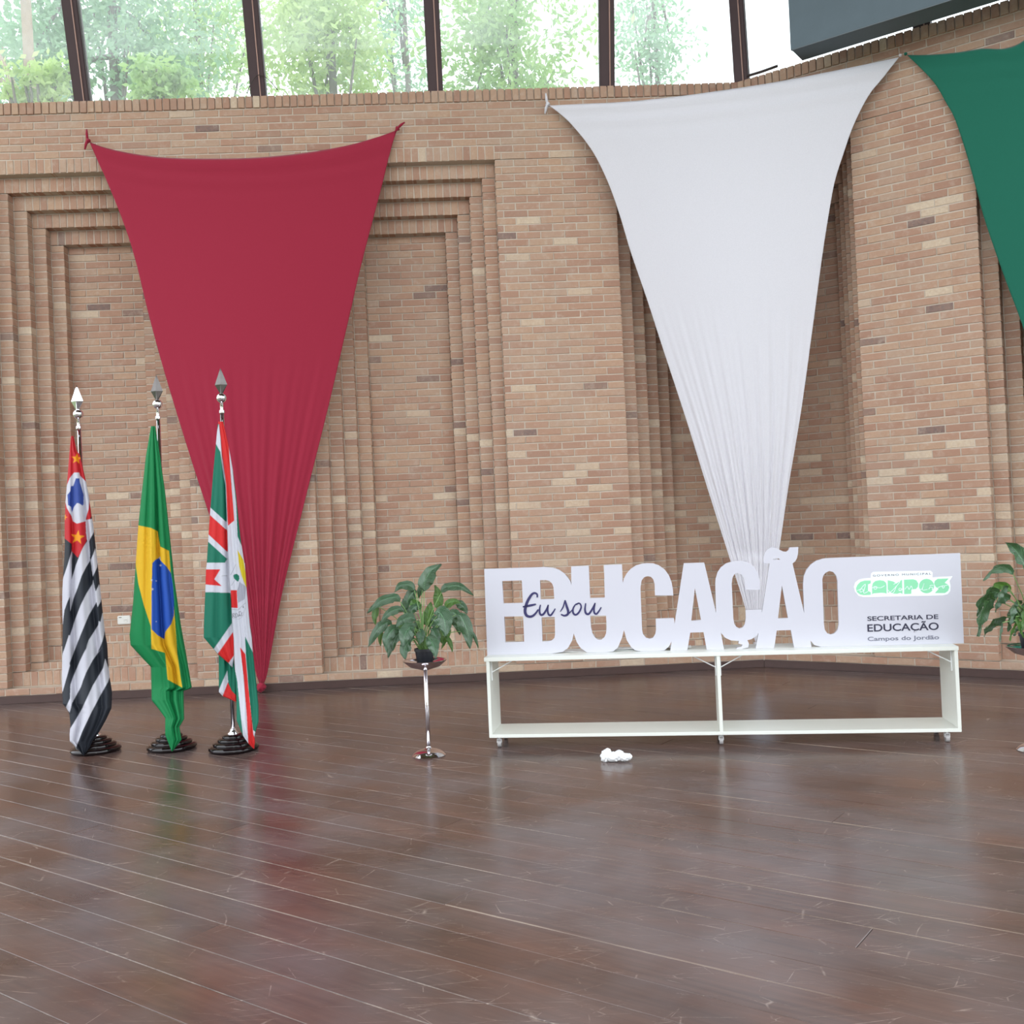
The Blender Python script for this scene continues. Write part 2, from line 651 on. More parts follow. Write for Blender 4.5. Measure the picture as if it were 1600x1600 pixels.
# what hides bricks in the photograph: used only to choose which bricks become single objects
OCC = [[(140, 222), (620, 203), (510, 640), (412, 1070), (404, 1070), (260, 590)],
       [(858, 165), (1410, 88), (1330, 200), (1282, 400), (1190, 990), (1140, 870), (985, 390)],
       [(1412, 85), (1600, 65), (1600, 520), (1490, 180)],
       [(757, 885), (1500, 864), (1506, 1060), (757, 1060)],
       [(90, 690), (160, 690), (180, 1090), (90, 1090)], [(200, 690), (265, 690), (300, 1090), (200, 1090)],
       [(315, 690), (385, 690), (400, 1090), (315, 1090)], [(575, 890), (740, 890), (740, 1030), (575, 1030)]]


def inside(poly, x, y):
    c = False
    j = len(poly) - 1
    for i in range(len(poly)):
        xi, yi = poly[i]
        xj, yj = poly[j]
        if (yi > y) != (yj > y) and x < (xj - xi) * (y - yi) / (yj - yi) + xi:
            c = not c
        j = i
    return c


BR = random.Random(11)


def tint(z, k=0):
    r = BR.random()
    cream = 0.03 + (0.10 if 0.9 < z < 1.9 else 0.0)
    if r < cream:
        return BR.uniform(0.93, 1.0)
    if r < cream + 0.02:
        return BR.uniform(0.0, 0.06)
    return BR.uniform(0.12, 0.88)


def run(out, s0, s1, z0, z1, d, deep, pitch, odd, edge_l=False, edge_r=False):
    """lay bricks of one course between s0 and s1"""
    if s1 - s0 < 0.02:
        return
    j = 0.010
    s = math.floor(s0 / pitch) * pitch + (pitch / 2 if odd else 0)
    while s > s0 + 1e-6:
        s -= pitch
    cuts = []
    while s < s1:
        a, b = max(s, s0), min(s + pitch, s1)
        if b - a > 1e-4:
            cuts.append([a, b])
        s += pitch
    if len(cuts) > 1 and cuts[0][1] - cuts[0][0] < 0.05:
        cuts[1][0] = cuts[0][0]
        cuts.pop(0)
    if len(cuts) > 1 and cuts[-1][1] - cuts[-1][0] < 0.05:
        cuts[-2][1] = cuts[-1][1]
        cuts.pop()
    for i, (a, b) in enumerate(cuts):
        el, er = edge_l and i == 0, edge_r and i == len(cuts) - 1
        dd = deep if (el or er) else min(deep, 0.03)
        if deep > 0.05 and not (edge_l or edge_r):
            dd = deep
        out.append((a + (0 if el else j / 2), b - (0 if er else j / 2), z0 + j / 2, z1 - j / 2, d, dd))


def lay_wall(openings, s0, s1):
    out = []
    nrow = 78
    for i in range(nrow):
        z0 = ZG + i * CO
        z1 = z0 + CO
        blocks = []
        for o in openings:
            sl, sr, zb, zt = o.at(0)
            if o.sl == 'corner':
                sl = s0
            if o.sr == 'corner':
                sr = s1
            if zb - 1e-6 <= z0 < zt - 1e-6:
                blocks.append((sl, sr, True))
            elif zt - 1e-6 <= z0 < zt + 0.13 - 1e-6:
                blocks.append((sl, sr, False))
        blocks.sort()
        cur, el = s0, False
        for sl, sr, real in blocks:
            if sl > cur:
                run(out, cur, sl, z0, z1, 0, 0.10 if real or el else 0.03, 0.215, i % 2, el, real)
            cur, el = sr, real
        if cur < s1:
            run(out, cur, s1, z0, z1, 0, 0.10 if el else 0.03, 0.215, i % 2, el, False)
    run(out, s0, s1, ZTOP, ZTOP + COPE, -0.012, 0.16, 0.0655, 0)
    for o in openings:
        a, b, zb, zt = o.at(0)
        if o.sl == 'corner':
            a = s0
        if o.sr == 'corner':
            b = s1
        run(out, a, b, zt, zt + 0.13, 0, 0.10, 0.0655, 0)
        for k in range(1, o.n + 1):
            oa, ob, ozb, ozt = o.at(k - 1)
            ia, ib, izb, izt = o.at(k)
            if o.sl == 'corner':
                oa = ia = -KINK * STEP * k
            if o.sr == 'corner':
                ob = ib = KINK * STEP * k
            d = k * STEP
            run(out, oa, ob, izt, ozt, d, 0.10, 0.0655, 0)
            run(out, oa, ob, ozb, izb, d, 0.10, 0.0655, 0)
            nz = int(round((izt - izb) / CO))
            for i in range(nz):
                z0 = izb + i * CO
                if o.sl != 'corner':
                    out.append((oa + 0.006, ia, z0 + 0.005, z0 + CO - 0.005, d, 0.10))
                if o.sr != 'corner':
                    out.append((ib, ob - 0.006, z0 + 0.005, z0 + CO - 0.005, d, 0.10))
        ia, ib, izb, izt = o.at(o.n)
        d = (o.n + 1) * STEP
        if o.sl == 'corner':
            ia = -KINK * d
        if o.sr == 'corner':
            ib = KINK * d
        nz = int(round((izt - izb) / CO))
        for i in range(nz):
            run(out, ia, ib, izb + i * CO, izb + (i + 1) * CO, d, 0.03, 0.215, i % 2)
    return out


def brick_geo(w, h, dp, r, ch=0.0025):
    """front at local y=0 (towards the room is -y); chamfered face, slightly uneven"""
    jt = lambda a: r.uniform(-a, a)
    x, z = w / 2, h / 2
    c = min(ch, w / 6)
    outer = [(-x + jt(.002), c, -z + jt(.0015)), (x + jt(.002), c, -z + jt(.0015)), (x + jt(.002), c, z + jt(.0015)), (-x + jt(.002), c, z + jt(.0015))]
    inner = [(px * (1 - 2 * c / w), jt(.0015), pz * (1 - 2 * c / h)) for px, py, pz in outer]
    back = [(px, dp, pz) for px, py, pz in outer]
    v = inner + outer + back
    f = [(0, 1, 2, 3)]
    for i in range(4):
        k = (i + 1) % 4
        f.append((4 + i, 4 + k, k, i))
        f.append((8 + i, 8 + k, 4 + k, 4 + i))
    return v, f


def set_tint(me, vals):
    a = me.attributes.new('tint', 'FLOAT', 'FACE')
    a.data.foreach_set('value', vals)


def build_wall(name, fr, openings, s0, s1):
    # mortar backing (the wall's own mesh)
    mb = MB()
    MO = 0.0045

    def slab(a, b, z0, z1, d0, d1):
        if b - a < 1e-3 or z1 - z0 < 1e-3:
            return
        pa = (lambda d: -KINK * d) if s0 == 0.0 and a < 0.02 else (lambda d: a)
        pb = (lambda d: KINK * d) if s1 == 0.0 and b > -0.02 else (lambda d: b)
        mb.hexa([fr.P(pa(d0), d0, z0), fr.P(pb(d0), d0, z0), fr.P(pb(d1), d1, z0), fr.P(pa(d1), d1, z0), fr.P(pa(d0), d0, z1), fr.P(pb(d0), d0, z1), fr.P(pb(d1), d1, z1), fr.P(pa(d1), d1, z1)])

    ops = sorted(openings, key=lambda o: -99 if o.sl == 'corner' else o.sl)
    slab(s0, s1, 0.0, ZB0 - 0.004, MO, 0.62)
    slab(s0, s1, ZT0 + 0.004, WALL_H - 0.01, MO, 0.62)
    cur = s0
    I = 0.005
    for o in ops:
        a, b, zb, zt = o.at(0)
        if o.sl != 'corner':
            slab(cur, a - I, ZB0, ZT0, MO, 0.62)
        cur = s1 if o.sr == 'corner' else b + I
    slab(cur, s1, ZB0, ZT0, MO, 0.62)
    for o in ops:
        for k in range(1, o.n + 1):
            oa, ob, ozb, ozt = o.at(k - 1)
            ia, ib, izb, izt = o.at(k)
            if o.sl == 'corner':
                oa = -KINK * (k * STEP)
            if o.sr == 'corner':
                ob = KINK * (k * STEP)
            d = k * STEP + MO
            slab(oa - 0.01, ob + 0.01, izt + I, ozt + 0.01, d, 0.62)
            slab(oa - 0.01, ob + 0.01, ozb - 0.01, izb - I, d, 0.62)
            if o.sl != 'corner':
                slab(oa - 0.01, ia - I, izb, izt, d, 0.62)
            if o.sr != 'corner':
                slab(ib + I, ob + 0.01, izb, izt, d, 0.62)
        ia, ib, izb, izt = o.at(o.n)
        d = (o.n + 1) * STEP
        if o.sl == 'corner':
            ia = -KINK * d
        if o.sr == 'corner':
            ib = KINK * d
        slab(ia - .02, ib + .02, izb - .02, izt + .02, d + 0.007, 0.62)
    wall = structure(mb.obj(name, M['mortar']))
    bricks = lay_wall(openings, s0, s1)
    # the 300 that show largest
    scored = []
    for i, (a, b, z0, z1, d, dp) in enumerate(bricks):
        p = [fr.P(a, d, z0), fr.P(b, d, z0), fr.P(b, d, z1), fr.P(a, d, z1)]
        q = [project(x) for x in p]
        cx, cy = sum(x for x, y in q) / 4, sum(y for x, y in q) / 4
        if not (8 < cx < 1592 and 8 < cy < 1592) or any(inside(o, cx, cy) for o in OCC):
            continue
        ar = abs(sum(q[k][0] * q[(k + 1) % 4][1] - q[(k + 1) % 4][0] * q[k][1] for k in range(4))) / 2
        scored.append((ar, i))
    scored.sort(reverse=True)
    single = set(i for ar, i in scored[:300])
    rot = Matrix((fr.e, fr.n, Vector((0, 0, 1)))).transposed()
    variants = {}
    V, F, T = [], [], []
    for i, (a, b, z0, z1, d, dp) in enumerate(bricks):
        w, h = b - a, z1 - z0
        proud = BR.uniform(-0.0015, 0.003)
        mid = fr.P((a + b) / 2, d - proud, (z0 + z1) / 2)
        t = tint((z0 + z1) / 2)
        if i in single:
            key = (round(w, 2), round(h, 2), round(dp, 2), int(t * 16))
            me = variants.get(key)
            if me is None:
                v, f = brick_geo(round(w, 3), h, dp, BR)
                me = pydata('brick', v, f)
                set_tint(me, [t] * len(f))
                variants[key] = me
            o = link('brick', me, M['brick'], wall)
            o.location = mid
            o.rotation_euler = (BR.uniform(-.01, .01), BR.uniform(-.006, .006), atan2(fr.e.y, fr.e.x) + BR.uniform(-.006, .006))
        else:
            v, f = brick_geo(w, h, dp, BR)
            o = len(V)
            tl = BR.uniform(-.006, .006)
            for x, y, z in v:
                V.append(rot @ Vector((x, y + x * tl, z)) + mid)
            F += [tuple(q + o for q in ff) for ff in f]
            T += [t] * len(f)
    me = pydata('brickwork', V, F)
    set_tint(me, T)
    bw = link('brickwork', me, M['brick'], wall)
    bw['kind'] = 'stuff'
    return wall


wall_back = build_wall('wall_back', FA, OPEN_A, WA_L, 0.0)
wall_right = build_wall('wall_right', FB, OPEN_B, 0.0, WB_R)

# baseboards
for nm, fr, a, b in (('baseboard_back', FA, WA_L, -0.0), ('baseboard_right', FB, 0.0, WB_R)):
    mb = MB()
    za, zb_, dd = 0.0, 0.066, -0.022
    ka = KINK * dd if nm.endswith('back') else 0
    kb = -KINK * dd if nm.endswith('right') else 0
    mb.hexa([fr.P(a + kb, dd, za), fr.P(b + ka, dd, za), fr.P(b, 0.02, za), fr.P(a, 0.02, za), fr.P(a + kb, dd, zb_), fr.P(b + ka, dd, zb_), fr.P(b, 0.02, zb_), fr.P(a, 0.02, zb_)])
    structure(mb.obj(nm, M['skirt'], bevel=0.004))

# ------------------------------------------------------------------ floor of wide planks
PW = 0.178
PANG = radians(-35.9)
EP = Vector((cos(PANG), sin(PANG), 0))
NP = Vector((-sin(PANG), cos(PANG), 0))


def clip(poly, p, n):
    out = []
    for i in range(len(poly)):
        a, b = poly[i], poly[(i + 1) % len(poly)]
        da, db = (a - p).dot(n), (b - p).dot(n)
        if da <= 0:
            out.append(a)
        if (da < 0) != (db < 0) and abs(da - db) > 1e-9:
            out.append(a + (b - a) * (da / (da - db)))
    return out


LIM = [(CORN + NA * 0.01, NA), (CORN + NB * 0.01, NB), (Vector((0, -2.2, 0)), Vector((0, -1, 0))), (Vector((-7.2, 0, 0)), Vector((-1, 0, 0))), (Vector((6.0, 0, 0)), Vector((1, 0, 0)))]
bnd = [Vector((-7.2, -2.2, 0)), Vector((6.0, -2.2, 0)), CORN + EB * WB_R, CORN, CORN + EA * WA_L]
bnd = clip(bnd, *LIM[3])
mb = MB()
nb_ = len(bnd)
mb.add([v + Vector((0, 0, -0.12)) for v in bnd] + [v + Vector((0, 0, -0.030)) for v in bnd],
       [tuple(range(nb_))[::-1], tuple(range(nb_, 2 * nb_))] + [(i, (i + 1) % nb_, nb_ + (i + 1) % nb_, nb_ + i) for i in range(nb_)])
floor = structure(mb.obj('floor', M['sub']))
PR = random.Random(3)
Q0 = (on_z(800, 1402, 0)).dot(NP)
rows = range(-40, 40)
for r in rows:
    q0, q1 = Q0 + r * PW, Q0 + (r + 1) * PW
    x = -14 + PR.uniform(0, 4)
    while x < 12:
        ln = PR.uniform(5.5, 9.0)
        g = 0.0012
        quad = [EP * (x + g) + NP * (q0 + g), EP * (x + ln - g) + NP * (q0 + g), EP * (x + ln - g) + NP * (q1 - g), EP * (x + g) + NP * (q1 - g)]
        for p, n in LIM:
            if len(quad) > 2:
                quad = clip(quad, p, n)
        if len(quad) > 2:
            cen = EP * (sum(v.dot(EP) for v in quad) / len(quad)) + NP * ((q0 + q1) / 2)
            loc = [((v - cen).dot(EP), (v - cen).dot(NP)) for v in quad]
            n = len(loc)
            mx = max(abs(a) for a, b in loc)
            if mx < 0.05:
                x += ln
                continue
            c = 0.0018
            shr = [(a - math.copysign(min(c, abs(a)), a), b - math.copysign(min(c, abs(b)), b)) for a, b in loc]
            v = [(a, b, -0.03) for a, b in loc] + [(a, b, -0.002) for a, b in loc] + [(a, b, 0.0) for a, b in shr]
            f = [tuple(range(2 * n, 3 * n))]
            for i in range(n):
                k = (i + 1) % n
                f += [(i, k, n + k, n + i), (n + i, n + k, 2 * n + k, 2 * n + i)]
            o = link('plank', pydata('plank', v, f), M['plank'], floor)
            o.location = cen + Vector((0, 0, PR.uniform(-0.0008, 0.0)))
            o.rotation_euler = (PR.uniform(-.0015, .0015), 0, PANG)
        x += ln

# ------------------------------------------------------------------ windows above the walls
LEAN = tan(radians(15))
WZ0, WZ1 = WALL_H - 0.004, 7.0
POST_D = 0.04


def post_mesh(fr, s, w=0.135, dep=0.10, lean=LEAN):
    mb = MB()
    pts = []
    for z in (WZ0, WZ1):
        d0 = POST_D - (z - WZ0) * lean
        pts += [fr.P(s - w / 2, d0, z), fr.P(s + w / 2, d0, z), fr.P(s + w / 2, d0 + dep, z), fr.P(s - w / 2, d0 + dep, z)]
    mb.hexa(pts)
    return mb


postsA = [FA.s_of(125, 154), FA.s_of(402, 145), FA.s_of(680, 135), FA.s_of(950, 130)]
stepp = (postsA[3] - postsA[0]) / 3
postsA = [postsA[0] - 2 * stepp, postsA[0] - stepp] + postsA
corner_post = FA.s_of(1162, 126)
bays = []
allA = postsA + [corner_post]
for i in range(len(allA) - 1):
    bays.append((FA, allA[i], allA[i + 1], i > 0 or True))
sB = [0.02 + stepp * k for k in range(0, 4)]
for i in range(3):
    bays.append((FB, sB[i], sB[i + 1], True))
for i, (fr, a, b, _) in enumerate(bays):
    w = structure(empty('window_%d' % (i + 1), fr.P((a + b) / 2, POST_D, WZ0)))
    inv = Matrix.Translation(-w.location)

    def loc(mb):
        mb.v = [tuple(inv @ Vector(x)) for x in mb.v]
        return mb
    ln_ = LEAN * (0.2 if abs(a - sB[0]) < 1e-6 and fr is FB else 1)
    loc(post_mesh(fr, a, lean=ln_, dep=0.10 if ln_ == LEAN else 0.05)).obj('mullion', M['post'], w, bevel=0.006)
    # pale fillet down the post's face
    mb = MB()
    mb.tube([fr.P(a + 0.022, POST_D - 0.006, WZ0), fr.P(a + 0.022, POST_D - 0.006 - (WZ1 - WZ0) * ln_, WZ1)], 0.006, 6)
    loc(mb).obj('conduit', M['palewire'], w)
    mb = MB()
    d0 = POST_D + 0.045
    a2, b2 = a + 0.067, b - 0.067
    mb.hexa([fr.P(a2, d0 - .02, WZ0), fr.P(b2, d0 - .02, WZ0), fr.P(b2, d0 + .04, WZ0), fr.P(a2, d0 + .04, WZ0),
             fr.P(a2, d0 - .02, WZ0 + .02), fr.P(b2, d0 - .02, WZ0 + .02), fr.P(b2, d0 + .04, WZ0 + .02), fr.P(a2, d0 + .04, WZ0 + .02)])
    loc(mb).obj('sill_rail', M['post'], w)
    mb = MB()
    pts = []
    for z in (WZ0 + 0.02, WZ1):
        la = LEAN * (0.2 if fr is FB and abs(a - sB[0]) < 1e-6 else 1)
        lb = LEAN * (0.2 if fr is FA and abs(b - corner_post) < 1e-6 else 1)
        da, db = d0 - (z - WZ0) * la, d0 - (z - WZ0) * lb
        pts += [fr.P(a2, da, z), fr.P(b2, db, z), fr.P(b2, db + .008, z), fr.P(a2, da + .008, z)]
    mb.hexa(pts)
    loc(mb).obj('pane', M['glass'], w)
mb = post_mesh(FB, sB[3])
structure(mb.obj('trim_1', M['post']))

# unseen ceiling keeping off top light, raised at the rear for more sky
mb = MB()
hz = 7.0
poly = [CORN + EA * WA_L + NA * 0.1, CORN + NA * 0.1 + EA * 0.05, CORN + EB * WB_R + NB * 0.1, Vector((6.2, -1.0, 2.6)), Vector((-7.6, -1.0, 2.6))]
mb.add([p + Vector((0, 0, hz)) for p in poly] + [p + Vector((0, 0, hz + .2)) for p in poly], [(0, 1, 2, 3, 4), (9, 8, 7, 6, 5)] + [(i, 5 + i, 5 + (i + 1) % 5, (i + 1) % 5) for i in range(5)])
structure(mb.obj('ceiling', M['ceil']))
# unseen rear wall added to cut low light, open above for sky
mb = MB()
mb.box(-9.0, 7.6, -7.4, -7.1, -0.14, 3.0)
structure(mb.obj('added_wall_rear', M['mortar']))
mb = MB()
mb.box(-9.0, 7.6, -7.1, -2.2, -0.13, -0.01)
structure(mb.obj('floor_rear', M['sub']))

# ground outside
mb = MB()
mb.box(-60, 60, -60, 70, -0.5, -0.14)
structure(mb.obj('ground', M['ground']))

# ------------------------------------------------------------------ hanging dark box at the head of the right wall
pz = 5.12
c0 = on_z(1236, 78, pz)
c1 = on_z(1265, 92, pz)
dirB = EB
dep = (c1 - c0).dot(NB)
dep = max(0.12, dep)
box = empty('hanging_panel_box', c0)
tag(box, 'dark grey boxed panel hanging under the roof, over the right brick wall', 'panel')
box.rotation_euler = (0, 0, ANG_B)
mb = MB()
mb.box(0.0, 3.4, 0.03, dep, 0.004, 1.86)
mb.obj('panel_body', M['black'], box)
mb = MB()
mb.box(-0.004, 3.404, 0.0, 0.03, 0.0, 1.87)
mb.obj('face_board', M['black'], box, bevel=0.003)
mb = MB()
mb.box(0.0, 3.4, -0.004, 0.004, -0.006, 0.0)
mb.obj('edge_strip', M['edge'], box)

# ------------------------------------------------------------------ stretched triangular cloths
def polyline(pts, n):
    pts = [Vector(p) for p in pts]
    L = [0.0]
    for a, b in zip(pts, pts[1:]):
        L.append(L[-1] + (b - a).length)
    # Catmull-Rom through the points, evenly spaced by chord length
    out = []
    for i in range(n):
        t = L[-1] * i / (n - 1)
        k = 0
        while k < len(L) - 2 and t > L[k + 1]:
            k += 1
        u = (t - L[k]) / max(1e-9, L[k + 1] - L[k])
        p0, p1, p2, p3 = pts[max(k - 1, 0)], pts[k], pts[k + 1], pts[min(k + 2, len(pts) - 1)]
        out.append(0.5 * ((2 * p1) + (p2 - p0) * u + (2 * p0 - 5 * p1 + 4 * p2 - p3) * u * u + (3 * p1 - p0 - 3 * p2 + p3) * u ** 3))
    return out


def tri_cloth(name, left, right, top, anchors, mat, label, folds, seed, belly=0.06, nu=120, nt=110, knots=(0, 1, 2), tails=(0, 1)):
    r = random.Random(seed)
    a, b, c = anchors
    n = (b - a).cross(c - a).normalized()
    if n.y > 0:
        n = -n
    w = lambda q: on_plane(q[0], q[1], a, n)
    Ls = polyline([w(p) for p in left], nt)
    Rs = polyline([w(p) for p in right], nt)
    Ts = polyline([w(p) for p in top], nu)
    root = empty(name, a)
    tag(root, label, 'drape')
    ph = [(r.uniform(0, 6.28), r.uniform(0.7, 1.3), fr_) for fr_ in folds]
    V, F = [], []
    for j in range(nt):
        t = j / (nt - 1)
        wid = (Rs[j] - Ls[j]).length
        for i in range(nu):
            u = i / (nu - 1)
            p = Ls[j] * (1 - u) + Rs[j] * u
            p += (Ts[i] - (Ls[0] * (1 - u) + Rs[0] * u)) * (1 - t) ** 3
            d = belly * sin(pi * u) * (sin(pi * min(1, t * 1.1 + 0.08)) ** 0.7 if t < 0.85 else 0.2)
            amp = max(0.0, min(1.0, (t - 0.38) / 0.5))
            edge = min(1.0, min(u, 1 - u) * 8 + 0.25)
            fo = 0.0
            for p0, am, fq in ph:
                fo += am * sin(2 * pi * fq * (u + 0.03 * sin(5 * t + p0)) + p0)
            fo *= min(0.007, wid * 0.0105) * amp * edge
            # loose hem folds along the top edge
            fo += 0.016 * sin(2 * pi * (t * 26 - u * 0.4)) * max(0, 1 - t * 9) * (0.5 + 0.5 * sin(pi * u))
            V.append(p + n * (d + fo) - root.location)
        # n faces the room
    for j in range(nt - 1):
        for i in range(nu - 1):
            q = j * nu + i
            F.append((q, q + nu, q + nu + 1, q + 1))
    me = pydata('fabric', V, F, True)
    o = link('fabric', me, mat, root)
    sd = o.modifiers.new('thick', 'SOLIDIFY')
    sd.thickness = 0.003
    sd.offset = 0
    # tied corners: a knot, its two tails
    for k in knots:
        p = (Ls[0], Rs[0], (Ls[-1] + Rs[-1]) / 2)[k]
        out = (p - (a + b + c) / 3).normalized()
        side = out.cross(n)
        q = p - root.location + n * 0.01
        bm = bmesh.new()
        bmesh.ops.create_icosphere(bm, subdivisions=3, radius=0.042 if k == 2 else (0.02 if k in tails else 0.013))
        for v in bm.verts:
            s = 1 + 0.22 * sin(v.co.x * 190 + k) * cos(v.co.z * 150) + 0.1 * sin(v.co.y * 260)
            v.co *= s
        me = bpy.data.meshes.new('knot')
        bm.to_mesh(me)
        bm.free()
        me.polygons.foreach_set('use_smooth', [True] * len(me.polygons))
        ko = link('knot', me, mat, root)
        ko.location = q + out * (0.012 if k < 2 else 0.03)
        if k in tails:
            for sgn in (1, -1):
                mb = MB()
                e = q + out * 0.02
                tip = e + out * (0.05 if sgn > 0 else 0.0) + side * sgn * 0.035 + Vector((0, 0, 0.03 if sgn > 0 else -0.06))
                mb.tube([e, (e + tip) / 2 + n * .008, tip], [0.011, 0.012, 0.007], 8)
                mb.obj('knot_tail', mat, root, smooth=True)
    return root


offA = CORN - NA * 0.05
aR = [on_plane(140, 222, offA, NA), on_plane(620, 203, offA, NA), on_plane(408, 1072, CORN - NA * 0.06, NA)]
tri_cloth('red_drape', [(140, 222), (152, 250), (167, 283), (193, 348), (212, 408), (232, 490), (258, 585), (300, 722), (350, 876), (400, 1052), (406, 1068)],
          [(620, 203), (609, 240), (598, 285), (581, 350), (563, 420), (540, 520), (512, 640), (472, 800), (440, 930), (418, 1050), (411, 1068)],
          [(140, 222), (165, 231), (205, 240), (255, 246.5), (320, 248.5), (395, 247), (470, 240), (540, 228), (590, 214), (620, 203)],
          aR, M['red'], 'crimson triangular fabric drape tied to the brick wall behind the flags', (5, 9, 17), 5)
offB = CORN - NB * 0.05
aW = [on_plane(858, 165, offA, NA), on_plane(1405, 89, offB, NB), on_plane(1184, 1005, CORN - NA * 0.22, NA)]
tri_cloth('white_drape', [(858, 165), (880, 182), (903, 206), (928, 240), (950, 285), (968, 335), (985, 392), (1010, 465), (1036, 545), (1072, 655), (1106, 765), (1140, 872), (1163, 945), (1180, 1003)],
          [(1405, 89), (1385, 115), (1357, 150), (1334, 195), (1318, 240), (1304, 285), (1294, 340), (1284, 405), (1270, 510), (1252, 640), (1232, 760), (1214, 880), (1200, 945), (1188, 1003)],
          [(858, 165), (910, 163), (980, 160), (1060, 152), (1140, 141), (1220, 128), (1300, 112), (1370, 97), (1405, 89)],
          aW, M['white'], 'white triangular fabric drape stretched across the corner behind the letter sign', (7, 13, 22), 9, belly=0.10, nu=170, tails=(0,))
b2 = FB.s_of(1416, 88)
sB2 = b2 + 2.75
tipB = b2 + 1.45
aG = [on_plane(1417, 86, offB, NB), FB.P(sB2, -0.05, 5.02), FB.P(tipB, -0.06, 0.10)]
gt = [project(aG[1]), project(aG[2])]
gx, gy = gt[0]
tx, ty = gt[1]
tri_cloth('green_drape', [(1417, 86), (1437, 105), (1461, 131), (1478, 160), (1492, 186), (1510, 240), (1524, 290), (1536, 335), (1549, 375), (1572, 440), (1600, 515), (1660, 690), (tx - 8, ty - 60), (tx - 3, ty)],
          [(gx, gy), (gx - 35, gy + 90), (gx - 75, gy + 210), (gx - 95, gy + 330), (tx + 65, ty - 400), (tx + 14, ty - 80), (tx + 4, ty)],
          [(1417, 86), (1450, 86), (1490, 83), (1530, 77), (1600, 64), (1700, gy + 55), (gx - 60, gy + 18), (gx, gy)],
          aG, M['green'], 'bottle green triangular fabric drape at the right edge of the brick wall', (6, 11, 19), 13, tails=(1,))

# ------------------------------------------------------------------ flags
def pip(poly, X, Y):
    c = np.zeros(X.shape, bool)
    n = len(poly)
    j = n - 1
    for i in range(n):
        xi, yi = poly[i]
        xj, yj = poly[j]
        if yi != yj:
            c ^= ((yi > Y) != (yj > Y)) & (X < (xj - xi) * (Y - yi) / (yj - yi) + xi)
        j = i
    return c


def star(cx, cy, r, rot=0.0, r2=0.4):
    return [(cx + (r if k % 2 == 0 else r * r2) * sin(rot + k * pi / 5), cy - (r if k % 2 == 0 else r * r2) * cos(rot + k * pi / 5)) for k in range(10)]


def stroke(pts, w):
    """thin polygon along a polyline (2-D)"""
    L, Rr = [], []
    for i, p in enumerate(pts):
        a, b = pts[max(i - 1, 0)], pts[min(i + 1, len(pts) - 1)]
        dx, dy = b[0] - a[0], b[1] - a[1]
        l = sqrt(dx * dx + dy * dy) or 1
        ww = w[i] if isinstance(w, (list, tuple)) else w
        L.append((p[0] - dy / l * ww / 2, p[1] + dx / l * ww / 2))
        Rr.append((p[0] + dy / l * ww / 2, p[1] - dx / l * ww / 2))
    return L + Rr[::-1]


